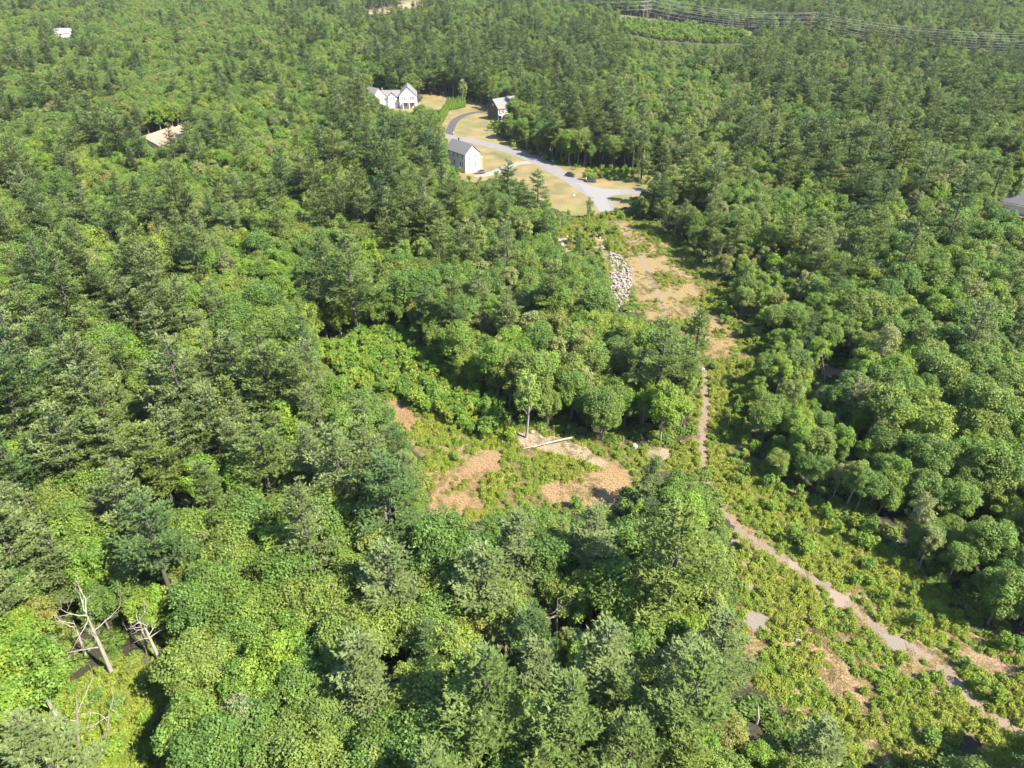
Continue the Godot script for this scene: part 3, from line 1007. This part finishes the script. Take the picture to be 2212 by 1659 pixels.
	for called in copies:
		if copies[called].is_empty(): continue
		var names: Dictionary = {"white_pine": "pine_forest", "oak_tree": "oak_forest", "maple_tree": "maple_forest", "birch_tree": "birch_forest"}
		var o := thing(names[called], "%s filling the distant forest beyond the nearer trees" % {"white_pine": "white pines", "oak_tree": "oaks", "maple_tree": "maples", "birch_tree": "birches"}[called], "forest")
		o.set_meta("kind", "stuff")
		for s in kinds[called].both.size():
			var list: Array = copies[called].filter(func(t): return t[1] == s)
			if list.is_empty(): continue
			var places := []
			var tones := []
			for t in list:
				places.append(Transform3D(Basis(t[7].normalized(), t[7].length()) * Basis(Vector3.UP, t[4]).scaled(Vector3.ONE * t[5]), t[3]))
				var c: Color = kinds[called].tints[t[2]][0]
				tones.append(c)
			scatter("trees", kinds[called].both[s], places, tones, o)
	if fill:
		var th := thing("young_growth", "young broadleaf growth under the forest edge round the clearings", "young trees")
		th.set_meta("kind", "stuff")
		for s in 4:
			var l := fill.filter(func(f): return f[0] == s)
			if l: scatter("saplings", kinds["sapling"].both[s], l.map(func(f): return f[1]), l.map(func(f): return f[2]), th)
	# undergrowth in the forest gaps
	var under := bush(61, 1.5, 1.9, 0.42, 330).mesh(foliage("undergrowth leaves", Color(1, 1, 1)))
	var spots := []
	var hues := []
	rng.seed = 77
	z = -30.0
	while z > -420.0:
		var x := z * 0.8 - 20.0
		while x < -z * 0.8 + 20.0:
			var q := Vector2(x + rng.randf_range(-1.6, 1.6), z + rng.randf_range(-1.6, 1.6))
			x += 2.3
			var size := rng.randf_range(0.5, 1.15)
			var turn := rng.randf() * TAU
			var hue := rng.randf()
			if not kind_at(q) in ["", "tree foot"]: continue
			spots.append(Transform3D(Basis(Vector3.UP, turn).scaled(Vector3(size, size * 0.9, size)), Vector3(q.x, hill(q.x, q.y), q.y)))
			hues.append(Color(0.085, 0.15, 0.025).lerp(Color(0.15, 0.2, 0.035), hue))
		z -= 2.3
	var u := scatter("undergrowth", under, spots, hues, self)
	tag(u, "low leafy undergrowth between the forest trees", "undergrowth", "", "stuff")


func scatter(called: String, mesh: Mesh, places: Array, tones: Array, parent: Node) -> MultiMeshInstance3D:
	var mm := MultiMesh.new()
	mm.transform_format = MultiMesh.TRANSFORM_3D
	mm.use_colors = true
	mm.mesh = mesh
	mm.instance_count = places.size()
	for i in places.size():
		mm.set_instance_transform(i, places[i])
		mm.set_instance_color(i, tones[i])
	var o := MultiMeshInstance3D.new()
	o.name = numbered(called, parent)
	o.multimesh = mm
	o.set_meta("kind", "stuff")
	parent.add_child(o, true)
	return o


func blob(x: float, y: float, bx: float, by: float, r: float) -> float:
	return exp(-(Vector2(x - bx, y - by).length_squared()) / (r * r))


func pine_share(x: float, y: float) -> float:
	var s := 0.04
	s += 0.62 * ( 0.35 * blob(x, y, 250, 720, 300) + 0.6 * blob(x, y, 150, 1150, 260) + 0.3 * blob(x, y, 640, 880, 200) + 0.3 * blob(x, y, 900, 420, 260) + 0.15 * blob(x, y, 1100, 1330, 280))
	s += 0.5 * (0.3 * blob(x, y, 1350, 300, 200) + 0.2 * blob(x, y, 1900, 330, 250) + 0.25 * blob(x, y, 1000, 130, 150) + 0.3 * blob(x, y, 1700, 130, 120) + 0.5 * blob(x, y, 1450, 430, 110))
	s -= 0.12 * smoothstep(1450, 1700, x) * smoothstep(430, 620, y) + 0.3 * blob(x, y, 1250, 720, 230) + 0.12 * blob(x, y, 300, 120, 300) + 0.25 * blob(x, y, 1500, 230, 130) + 0.25 * blob(x, y, 600, 1500, 260) + 0.3 * blob(x, y, 60, 1430, 140) + 0.2 * blob(x, y, 640, 1250, 160)
	return s


func grey_share(x: float, y: float) -> float:
	return clampf(0.12 + 0.6 * blob(x, y, 150, 1150, 350) + 0.5 * blob(x, y, 1000, 1300, 400) + 0.4 * blob(x, y, 550, 850, 250), 0, 0.85)


func birch_share(x: float, y: float) -> float:
	return clampf(0.10 + 0.4 * blob(x, y, 1550, 250, 250) + 0.3 * blob(x, y, 1050, 520, 160) + 0.35 * blob(x, y, 1900, 150, 250) + 0.2 * blob(x, y, 800, 400, 160) + 0.15 * blob(x, y, 1500, 1250, 160), 0, 0.7)


# ---------------------------------------------------------------- trees one can point at
var lone_pines := [
	[858, 1235, 975, 2, 2, "big dark white pine at the left edge of the bare clearing"],
	[775, 735, 505, 4, 0, "tall white pine with bare lower trunk above the sapling belt"],
	[1098, 470, 345, 0, 2, "dark pointed pine before the white gable end, left of three"],
	[1160, 480, 365, 2, 2, "dark pointed pine before the road lawn, right of three"],
	[1130, 485, 385, 1, 0, "shorter pine between two dark pointed pines before the road"],
	[1412, 905, 690, 4, 0, "leaning-branched pine with bare grey trunk, left of the dirt track"],
	[1484, 850, 668, 3, 0, "slim pine beside the white boulders and dirt track"],
	[1462, 880, 725, 1, 0, "small pine between the bare-trunked pine and the dirt track"],
	[1400, 1105, 985, 3, 1, "lone pine standing in the clearing before the dirt track"],
	[862, 1390, 1175, 0, 1, "broad grey-green pine, leftmost of the row below the clearing"],
	[1048, 1400, 1180, 0, 1, "wide feathery grey-green pine in the middle below the clearing"],
	[1120, 1300, 1110, 2, 1, "grey-green pine touching the lower edge of the clearing"],
	[1272, 1290, 1095, 0, 1, "broad pine below the right half of the clearing"],
	[810, 1590, 1375, 3, 1, "pine with long shadowed trunk near the lower middle"],
	[1155, 1560, 1385, 3, 1, "small star-shaped pine near the foot of the photo"],
	[1290, 1580, 1355, 2, 1, "wide star-shaped pine near the foot of the photo"],
	[1440, 1560, 1375, 1, 1, "soft grey-green pine left of the lower shrubs"],
	[1530, 1500, 1325, 2, 1, "rounded pine nearest the square sand patch"],
	[600, 1130, 905, 0, 0, "spreading pine with layered boughs left of the bare patch"],
	[1740, 1700, 1560, 1, 1, "grey-green pine at the lower edge below the log end"],
	[1250, 555, 505, 1, 2, "young dark pine beside the pale stones"],
	[180, 1760, 1545, 2, 1, "pale broad pine crown at the lower left corner"],
]
var lone_broadleaves := [
	[62, 1600, 1335, 0, 0, "maple_tree", "large bright green maple at the left edge below the dead snags"],
	[128, 1560, 1395, 2, 2, "maple_tree", "bright green maple between the left edge maple and the dead snags"],
	[1272, 475, 420, 1, 1, "birch_tree", "pale silvery bushy tree covering the end of the road"],
	[1075, 300, 268, 2, 2, "oak_tree", "rounded dark bush tree at the corner of the lawn"],
	[1112, 280, 208, 0, 0, "oak_tree", "leafy tree hiding the right half of the porch house"],
	[1145, 290, 240, 1, 2, "oak_tree", "olive tree right of the porch house's screen"],
	[1136, 945, 790, 1, 2, "birch_tree", "slim tree with white lower trunk above the fallen log"],
	[1000, 232, 165, 1, 0, "birch_tree", "pale tree standing just behind the hedge"],
]
var dead_trees := [
	[242, 1455, 183, 1318, 0.3, 9, 1, "grey dead trunk with broken side limbs, left of two snags"],
	[346, 1428, 308, 1345, 0.28, 6, 1, "thick pale dead trunk with forked top, right snag"],
	[318, 1412, 300, 1330, 0.2, 7, 2, "many-limbed bleached dead tree between the two thick snags"],
	[186, 1420, 158, 1340, 0.2, 5, 1, "thin shaded dead trunk behind the left snag"],
	[262, 1160, 248, 1115, 0.22, 5, 1, "short dead trunk poking through pines at left"],
	[292, 1170, 300, 1105, 0.13, 5, 1, "thin white forked dead tree right of a short trunk"],
	[332, 1130, 330, 1080, 0.14, 5, 1, "white forked dead treetop among left pines"],
	[408, 1150, 405, 1085, 0.16, 6, 1, "dead bare crown with upright white limbs, left of its twin"],
	[440, 1155, 448, 1085, 0.16, 6, 1, "dead bare crown with upright white limbs, right of its twin"],
	[290, 960, 295, 915, 0.13, 6, 2, "tangled white dead branches among dark left trees"],
	[1782, 830, 1776, 765, 0.12, 6, 1, "lone leafless dead tree at the small glade"],
	[170, 1640, 165, 1500, 0.2, 7, 1, "pale dead limbs rising from the lower left thicket"],
	[225, 1610, 240, 1515, 0.16, 6, 2, "slanting dead limbs right of the lower left thicket"],
	[1200, 1390, 1205, 1290, 0.13, 9, 2, "twiggy grey leafless tree in the lower middle"],
	[1634, 1562, 1638, 1518, 0.25, 0, 0, "short grey trunk stub near the lower shrubs"],
	[1312, 590, 1310, 548, 0.12, 14, 2, "grey leafless bush beside the rock pile"],
	[1210, 495, 1210, 465, 0.09, 10, 2, "grey leafless bush left of the road end"],
	[95, 380, 88, 360, 0.16, 5, 1, "distant white dead treetop at the left"],
]


func rise_to(x: float, y: float, top: Vector2) -> float:   # height at which something standing at photo (x, y) reaches the photo height of top
	var b := ground(x, y)
	var lo := 0.0
	var hi := 40.0
	for i in 24:
		var m := (lo + hi) * 0.5
		if photo(b + Vector3(0, m, 0)).y > top.y: lo = m
		else: hi = m
	return lo


func build_heroes() -> void:
	# photo base x, y; photo top y; shape; tint; label
	for t in lone_pines:
		var h := rise_to(t[0], t[1], Vector2(0, t[2]))
		grow("white_pine", t[3], t[4], ground(t[0], t[1]), t[0] * 0.37, clampf(h / 19.0, 0.2, 1.5), t[5], "pine", "", Vector3.ZERO, 1.22)
	for t in lone_broadleaves:
		var h := rise_to(t[0], t[1], Vector2(0, t[2]))
		grow(t[5], t[3], t[4], ground(t[0], t[1]), t[0] * 0.7, clampf(h / 12.5, 0.2, 1.3), t[6], "tree", "")
	# hedge of columnar evergreens
	rng.seed = 31
	var hg := Geo.new()
	var trunk := Geo.new()
	trunk.tube([Vector3(0, -0.1, 0), Vector3(0, 4.5, 0)], [0.12, 0.03], 5)
	for i in 1500:
		var y := rng.randf()
		var a := rng.randf() * TAU
		var r := 1.15 * pow(1.0 - y, 0.45) * (0.8 + 0.25 * sin(a * 5.0 + y * 9.0)) * minf(1.0, 0.6 + y * 3.0) + 0.05
		var d := Vector3(cos(a), 0, sin(a))
		var k := clampf(0.82 + rng.randfn() * 0.1, 0.4, 1.0)
		hg.leaf(d * r * rng.randf_range(0.75, 1.0) + Vector3(0, y * 6.2 + 0.1, 0), (d + Vector3(0, 0.4, 0) + Vector3(rng.randfn(), rng.randfn(), rng.randfn()) * 0.3).normalized(), Vector3(rng.randfn() * 0.3, 1, rng.randfn() * 0.3), 0.5, 0.28, Color(k, k, k))
	make_kind("hedge_evergreen", [[Color(0.13, 0.22, 0.03), "yellow-green"]], Color(0.2, 0.15, 0.1), [[hg, trunk]], [])
	var n := 0
	for run in [[951, 272, 965, 246, 8, "side"], [968, 239, 1003, 232, 10, "back"]]:
		for i in run[4]:
			var f: float = i / float(run[4] - 1)
			var at := ground(run[0], run[1]).lerp(ground(run[2], run[3]), f)
			var order := ["first", "second", "third", "fourth", "fifth", "sixth", "seventh", "eighth", "ninth", "tenth"]
			grow("hedge_evergreen", 0, 0, at, i * 1.3, rng.randf_range(0.9, 1.08), "%s clipped yellow-green evergreen from the %s in the hedge's %s row" % [order[i], "near end" if run[5] == "side" else "left", run[5]], "evergreen", "evergreens of the tall hedge")
			n += 1
	# dead trees
	var bone := solid("bleached dead wood", Color(0.25, 0.23, 0.205), 0.9)
	for t in dead_trees:
		var b := ground(t[0], t[1])
		var h := rise_to(t[0], t[1], Vector2(0, t[3]))
		rng.seed = int(t[0]) * 7 + 3
		var o := thing("dead_tree", t[7], "dead tree", b, 0.0)
		var tops := photo(b + Vector3(0, h, 0))
		var shift: float = (t[2] - tops.x) * tops.z / FOCAL
		var g := Geo.new()
		var top := Vector3(shift, h, 0)
		g.tube([Vector3(0, -0.3, 0), top * 0.35 + Vector3(0.1, 0, 0.1), top * 0.7, top], [t[4] * 0.95, t[4] * 0.75, t[4] * 0.5, t[4] * 0.12], 7)
		part("trunk", g, bone, o)
		for i in t[5]:
			var f := rng.randf_range(0.4, 0.97)
			var a: float = i * 2.4 + rng.randf()
			g = Geo.new()
			limb(g, top * f, Vector3(cos(a), rng.randf_range(0.25, 0.9), sin(a)), h * rng.randf_range(0.16, 0.34), t[4] * 0.26, t[6] + 1)
			part("limb", g, bone, o)


# ---------------------------------------------------------------- the cleared land
func rock(s: int, r: float, flat := 0.7) -> ArrayMesh:
	rng.seed = s
	var sp := SphereMesh.new()
	sp.radius = r
	sp.height = 2.0 * r
	sp.radial_segments = 7
	sp.rings = 3
	var a := sp.get_mesh_arrays()
	var v: PackedVector3Array = a[Mesh.ARRAY_VERTEX]
	var ix: PackedInt32Array = a[Mesh.ARRAY_INDEX]
	var g := Geo.new()
	var moved := PackedVector3Array()
	for p in v:
		var k := 1.0 + 0.55 * noise.get_noise_3d(p.x / r * 50.0 + s * 31.0, p.y / r * 50.0, p.z / r * 50.0)
		moved.append(Vector3(p.x * k, p.y * k * flat, p.z * k * 0.85))
	for i in range(0, ix.size(), 3): g.tri(moved[ix[i]], moved[ix[i + 1]], moved[ix[i + 2]])
	return g.mesh()


func build_clearing() -> void:
	var stone := speckled("pale granite", Color(0.29, 0.265, 0.245), 0.9, 0.35)
	var stone2 := speckled("pinkish granite", Color(0.32, 0.285, 0.26), 0.9, 0.3)
	var shapes := []
	for i in 5: shapes.append(rock(i + 1, 1.0))
	# rock pile
	var heap := area([1318, 545, 1338, 552, 1362, 585, 1366, 610, 1352, 660, 1328, 668, 1318, 620])
	var bounds := box_of(heap)
	var mid := bounds.get_center()
	var pile := thing("rock_pile", "long heap of pale broken rock beside the grassy strip", "rock pile", Vector3(mid.x, 0, mid.y))
	rng.seed = 90
	var n := 0
	var small := []
	var small_c := []
	while n < 300:
		var q := Vector2(rng.randf_range(bounds.position.x, bounds.end.x), rng.randf_range(bounds.position.y, bounds.end.y))
		var r := rng.randf_range(0.2, 0.5)
		if not Geometry2D.is_point_in_polygon(q, heap): continue
		n += 1
		var o := part("stone", shapes[n % 5], stone if n % 3 else stone2, pile, Vector3(q.x - mid.x, r * 0.35 + rng.randf() * 0.35, q.y - mid.y))
		o.rotation = Vector3(rng.randf(), rng.randf() * TAU, rng.randf())
		o.scale = Vector3.ONE * r
	var heaped := []
	var greys := []
	for i in 700:
		var q := Vector2(rng.randf_range(bounds.position.x, bounds.end.x), rng.randf_range(bounds.position.y, bounds.end.y))
		if not Geometry2D.is_point_in_polygon(q, heap): continue
		var r := rng.randf_range(0.14, 0.36)
		heaped.append(Transform3D(Basis.from_euler(Vector3(rng.randf(), rng.randf() * TAU, rng.randf())).scaled(Vector3.ONE * r), Vector3(q.x - mid.x, r * 0.4, q.y - mid.y)))
		greys.append(Color.WHITE * rng.randf_range(0.75, 1.0))
	scatter("rubble", rock(8, 1.0), heaped, greys, pile).material_override = stone2
	var groups := [
		[[1488, 765, 0.9], [1500, 758, 0.7], [1497, 770, 0.8], [1506, 764, 0.6], [1484, 775, 0.6]],
		[[1372, 968, 0.8]], [[1518, 801, 0.7]],
		[[1206, 520, 0.8], [1214, 530, 0.9], [1220, 520, 0.7], [1211, 540, 0.9], [1225, 513, 0.6]],
		[[1296, 515, 0.6], [1300, 535, 0.7], [1292, 545, 0.6], [1285, 530, 0.5]],
		[[1470, 1265, 0.4], [1482, 1275, 0.5]], [[1722, 1385, 0.4], [1735, 1440, 0.4], [1762, 1475, 0.35], [1606, 1262, 0.35]],
		[[1150, 935, 0.5], [1168, 945, 0.4], [1230, 925, 0.7]],
	]
	var words := ["white boulder at the foot of the slim pine", "pale boulder on the clearing's upper edge", "pale boulder at the head of the dirt track", "pale stone of the outcrop left of the young pine", "pale stone below the end of the road", "pale stone in the brush left of the sand patch", "small pale stone in the low shrubs", "pale stone near the fallen log"]
	for i in groups.size():
		for k in groups[i].size():
			var b: Array = groups[i][k]
			var at := ground(b[0], b[1])
			var o := MeshInstance3D.new()
			o.name = numbered("boulder")
			o.mesh = shapes[(i + k) % 5]
			o.material_override = stone2 if k % 2 == 0 else stone
			add_child(o, true)
			o.position = at + Vector3(0, b[2] * 0.3, 0)
			o.rotation.y = b[0]
			o.scale = Vector3.ONE * b[2]
			var size_word: String = "large" if b[2] > 0.75 else ("middling" if b[2] > 0.5 else "small")
			tag(o, words[i] if groups[i].size() == 1 else own_label("%s pale stone" % size_word, at), "boulder", "boulders of the cleared land")
	# fallen log
	var a := ground(1116, 974)
	var e := ground(1238, 950)
	var log_ := thing("fallen_log", "long pale fallen tree trunk lying across the clearing's upper edge", "log", a)
	var g := Geo.new()
	var d := e - a
	g.tube([Vector3(0, 0.3, 0), d * 0.3 + Vector3(0.1, 0.36, 0.2), d * 0.65 + Vector3(0, 0.42, -0.1), d + Vector3(0, 0.6, 0)], [0.06, 0.11, 0.16, 0.19], 8)
	var dead := solid("bleached dead wood", Color(0.25, 0.23, 0.205), 0.9)
	part("trunk", g, dead, log_)
	rng.seed = 5
	for f in [0.15, 0.35, 0.5]:
		g = Geo.new()
		limb(g, d * f + Vector3(0, 0.4, 0), Vector3(-0.6, 0.3, 0.8 if f > 0.2 else -0.8), 2.4, 0.08, 1)
		part("limb", g, dead, log_)

	# saplings: one by one in the belt and along the strip's edges
	rng.seed = 606
	var taken := 0
	var rest := []
	var tones := []
	for o in open:
		if not o[2] in ["saplings", "strip", "meadow", "lawn", "ferns", "thicket"]: continue
		var b: Rect2 = o[1]
		var step := 1.75 if o[2] == "saplings" else 2.4
		var z := b.position.y
		while z < b.end.y:
			var x := b.position.x
			while x < b.end.x:
				var q := Vector2(x, z) + Vector2(rng.randf_range(-0.9, 0.9), rng.randf_range(-0.9, 0.9))
				x += step
				var size := rng.randf_range(0.55, 1.1)
				var pick := rng.randf()
				var turn := rng.randf() * TAU
				var shape := rng.randi() % 4
				if not Geometry2D.is_point_in_polygon(q, o[0]): continue
				var p := Vector3(q.x, hill(q.x, q.y), q.y)
				var s := photo(p)
				var chance := 0.0
				if o[2] == "saplings": chance = 1.0
				elif o[2] == "thicket":
					chance = 0.8
					size *= 1.2 + 1.3 * maxf(0.0, sin(turn * 3.0))
				elif o[2] == "strip":
					var right := kind_at(q + Vector2(5.0, 0)) == "" or kind_at(q + Vector2(2.5, -2.5)) == ""
					chance = 0.75 if right and s.y > 650 else (0.3 if s.y > 1000 and s.x > 1560 + (s.y - 1060) * 1.25 else 0.03)
					if s.y < 640 and s.x < 1330: chance = 0.3
				elif o[2] == "meadow": chance = 0.5 if s.y < 950 and s.x > 1240 else 0.015
				elif o[2] == "lawn":
					var edge := kind_at(q + Vector2(4, 0)) == "" or kind_at(q + Vector2(0, 4)) == "" or kind_at(q + Vector2(0, -4)) == ""
					chance = 0.35 if edge else 0.0
					if s.x > 1262 and s.x < 1365 and s.y > 371 and s.y < 391: chance = 1.0
					if s.x > 1040 and s.y > 300 and s.y < 360 and s.x < 1100: chance = 0.0
				elif o[2] == "ferns": chance = 0.65
				if pick > chance or on_bare(q) or near_track(q): continue
				if o[2] != "saplings": size *= 0.75
				var tint := int(turn * 10.0) % 3
				if o[2] != "thicket" and taken < 290 and s.x > 0 and s.x < 2212 and s.y < 1659:
					taken += 1
					grow("sapling", shape, tint, p, turn, size, own_label("%s %s sapling" % ["tall" if size > 0.85 else "small", kinds["sapling"].tints[tint][1]], p + Vector3(0, 2, 0)), "sapling", "saplings of the cleared land")
				else:
					rest.append([shape, Transform3D(Basis(Vector3.UP, turn).scaled(Vector3.ONE * size), p), kinds["sapling"].tints[tint][0]])
			z += step
	if rest:
		var th := thing("sapling_thicket", "remaining young broadleaf growth along the cleared strip", "thicket")
		th.set_meta("kind", "stuff")
		for s in 4:
			var l := rest.filter(func(r): return r[0] == s)
			if l: scatter("saplings", kinds["sapling"].both[s], l.map(func(r): return r[1]), l.map(func(r): return r[2]), th)
	# low shrubs and grass
	var low := []
	for i in 3: low.append(bush(71 + i, [0.7, 1.0, 0.55][i], [0.85, 0.7, 0.95][i], 0.17, 230).mesh(foliage("shrub leaves", Color(1, 1, 1), 0.55)))
	var tuft := Geo.new()
	rng.seed = 9
	for i in 46:
		var at := Vector3(rng.randfn(), 0, rng.randfn()) * 0.28
		var k := rng.randf_range(0.6, 1.0)
		tuft.blade(at, Vector3(rng.randfn() * 0.5, 1, rng.randfn() * 0.5).normalized(), rng.randf_range(0.2, 0.5), 0.06, Vector3(rng.randfn(), 0, rng.randfn()), Color(k, k, k))
	var grass := tuft.mesh(foliage("dry grass", Color(1, 1, 1), 0.4))
	var lists := [[], [], [], []]
	var hues := [[], [], [], []]
	rng.seed = 808
	for o in open:
		if not o[2] in ["saplings", "strip", "meadow", "ferns", "power line"]: continue
		var b: Rect2 = o[1]
		var z := b.position.y
		while z < b.end.y:
			var x := b.position.x
			while x < b.end.x:
				var q := Vector2(x, z) + Vector2(rng.randf_range(-0.5, 0.5), rng.randf_range(-0.5, 0.5))
				x += 0.78
				var r := rng.randf()
				var size := rng.randf_range(0.55, 1.25)
				var turn := rng.randf() * TAU
				var hue := rng.randf()
				if not Geometry2D.is_point_in_polygon(q, o[0]): continue
				var p := Vector3(q.x, 0, q.y)
				var s := photo(p)
				if near_track(q): continue
				var w := fine.get_noise_2d(q.x * 0.9, q.y * 0.9) + 0.5 * noise.get_noise_2d(q.x * 5.0, q.y * 5.0)
				var thick := (1.02 if o[2] == "strip" and s.y > 1000 else 0.8) + w * 1.4
				if o[2] == "ferns" or o[2] == "saplings": thick = 0.95
				elif s.y < 800 and o[2] == "strip": thick -= 0.2
				if on_bare(q): thick = (-0.05 if s.y > 1200 or s.y < 780 else -0.3) + w * 1.3
				if r < thick:
					var i := int(hue * 2.99)
					lists[i].append(Transform3D(Basis(Vector3.UP, turn).scaled(Vector3(size, size * rng.randf_range(0.6, 1.6), size)), p))
					var c := Color(0.15, 0.255, 0.024).lerp(Color(0.20, 0.235, 0.03), clampf(0.5 + w * 1.5, 0, 1)).lerp(Color(0.235, 0.285, 0.03), hue * 0.6)
					if o[2] == "ferns": c = Color(0.18, 0.24, 0.03).lerp(c, 0.5)
					hues[i].append(c * (0.84 + 0.34 * r))
				elif r < thick + 0.55:
					lists[3].append(Transform3D(Basis(Vector3.UP, turn).scaled(Vector3.ONE * size), p))
					hues[3].append(Color(0.27, 0.22, 0.10).lerp(Color(0.20, 0.21, 0.06), hue))
			z += 0.78
	var sh := thing("low_shrubs", "low bright green shrubs covering the cleared land", "shrubs")
	sh.set_meta("kind", "stuff")
	for i in 3: scatter("shrubs", low[i], lists[i], hues[i], sh)
	tag(scatter("dry_grass", grass, lists[3], hues[3], self), "dry straw coloured grass tufts among the low shrubs", "grass", "", "stuff")


func on_bare(q: Vector2) -> bool:
	for b in bare:
		if b[1].has_point(q) and Geometry2D.is_point_in_polygon(q, b[0]): return true
	return false


var track_points := PackedVector2Array()


func near_track(q: Vector2) -> bool:
	if track_points.is_empty():
		for f in [1519, 795, 1520, 830, 1524, 870, 1519, 920, 1517, 960, 1520, 1005, 1535, 1055, 1572, 1115, 1605, 1150, 1650, 1180, 1705, 1218, 1770, 1258, 1830, 1302, 1880, 1345, 1925, 1378, 1975, 1402, 2035, 1440, 2080, 1492, 2130, 1542, 2180, 1570, 2260, 1600]: track_flat.append(f)
		for i in range(0, track_flat.size(), 2):
			var p := ground(track_flat[i], track_flat[i + 1])
			track_points.append(Vector2(p.x, p.z))
	for i in track_points.size() - 1:
		if Geometry2D.get_closest_point_to_segment(q, track_points[i], track_points[i + 1]).distance_to(q) < 0.85 + 0.5 * fine.get_noise_2d(q.x * 4.0, q.y * 4.0): return true
	for c in [[1630, 1340, 1.7], [1820, 1296, 1.6], [1930, 1388, 1.5], [1622, 1270, 0.9], [1610, 1215, 0.8], [1714, 1222, 1.2]]:
		var p := ground(c[0], c[1])
		if Vector2(p.x, p.z).distance_to(q) < c[2]: return true
	return false


var track_flat := []


func build_yard_things() -> void:
	var white := solid("white trim", Color(0.82, 0.82, 0.81), 0.5)
	var timber := solid("grey timber pole", Color(0.3, 0.28, 0.26), 0.9)
	for m in [[1240, 428, "white mailbox on a post at the lawn edge near the road end"], [1194, 353, "mailbox on a post where the concrete drive meets the road"], [980, 291, "mailbox on a post at the foot of the dark driveway"]]:
		var o := thing("mailbox", m[2], "mailbox", ground(m[0], m[1]), m[0])
		var g := Geo.new()
		g.box(Vector3(0, 0.5, 0), Vector3(0.12, 1.0, 0.12))
		part("post", g, timber, o)
		g = Geo.new()
		var ring := []
		var ring2 := []
		for i in 8:
			var a := PI * i / 7.0
			ring.append(Vector3(cos(a) * 0.16, 1.12 + sin(a) * 0.16, -0.28))
			ring2.append(Vector3(cos(a) * 0.16, 1.12 + sin(a) * 0.16, 0.28))
		ring.append(Vector3(-0.16, 1.0, -0.28)); ring.append(Vector3(0.16, 1.0, -0.28))
		ring2.append(Vector3(-0.16, 1.0, 0.28)); ring2.append(Vector3(0.16, 1.0, 0.28))
		g.loft([ring, ring2])
		part("box", g, white, o)
		g = Geo.new()
		g.box(Vector3(0.18, 1.2, 0.1), Vector3(0.02, 0.16, 0.06))
		part("flag", g, solid("red flag", Color(0.4, 0.03, 0.03)), o)
	var o := thing("white_post", "short white post in front of the car by the shrubs", "post", ground(1266, 393))
	var g := Geo.new()
	g.tube([Vector3.ZERO, Vector3(0, 1.75, 0), Vector3(0, 1.85, 0)], [0.09, 0.08, 0.02], 8)
	part("shaft", g, white, o)
	o = thing("stump", "dark upturned stump on the gravel right of the porch house", "stump", ground(1189, 240))
	g = Geo.new()
	rng.seed = 12
	g.tube([Vector3(0, -0.1, 0), Vector3(0.1, 0.5, 0), Vector3(0.4, 1.1, 0.1)], [0.9, 0.7, 0.6], 9)
	part("butt", g, solid("dark bark", Color(0.06, 0.045, 0.035), 0.95), o)
	for i in 6:
		g = Geo.new()
		limb(g, Vector3(0, 0.3, 0), Vector3(cos(i * 1.05), 0.2, sin(i * 1.05)), 1.6, 0.16, 0)
		part("root", g, solid("dark bark", Color(0.06, 0.045, 0.035), 0.95), o)
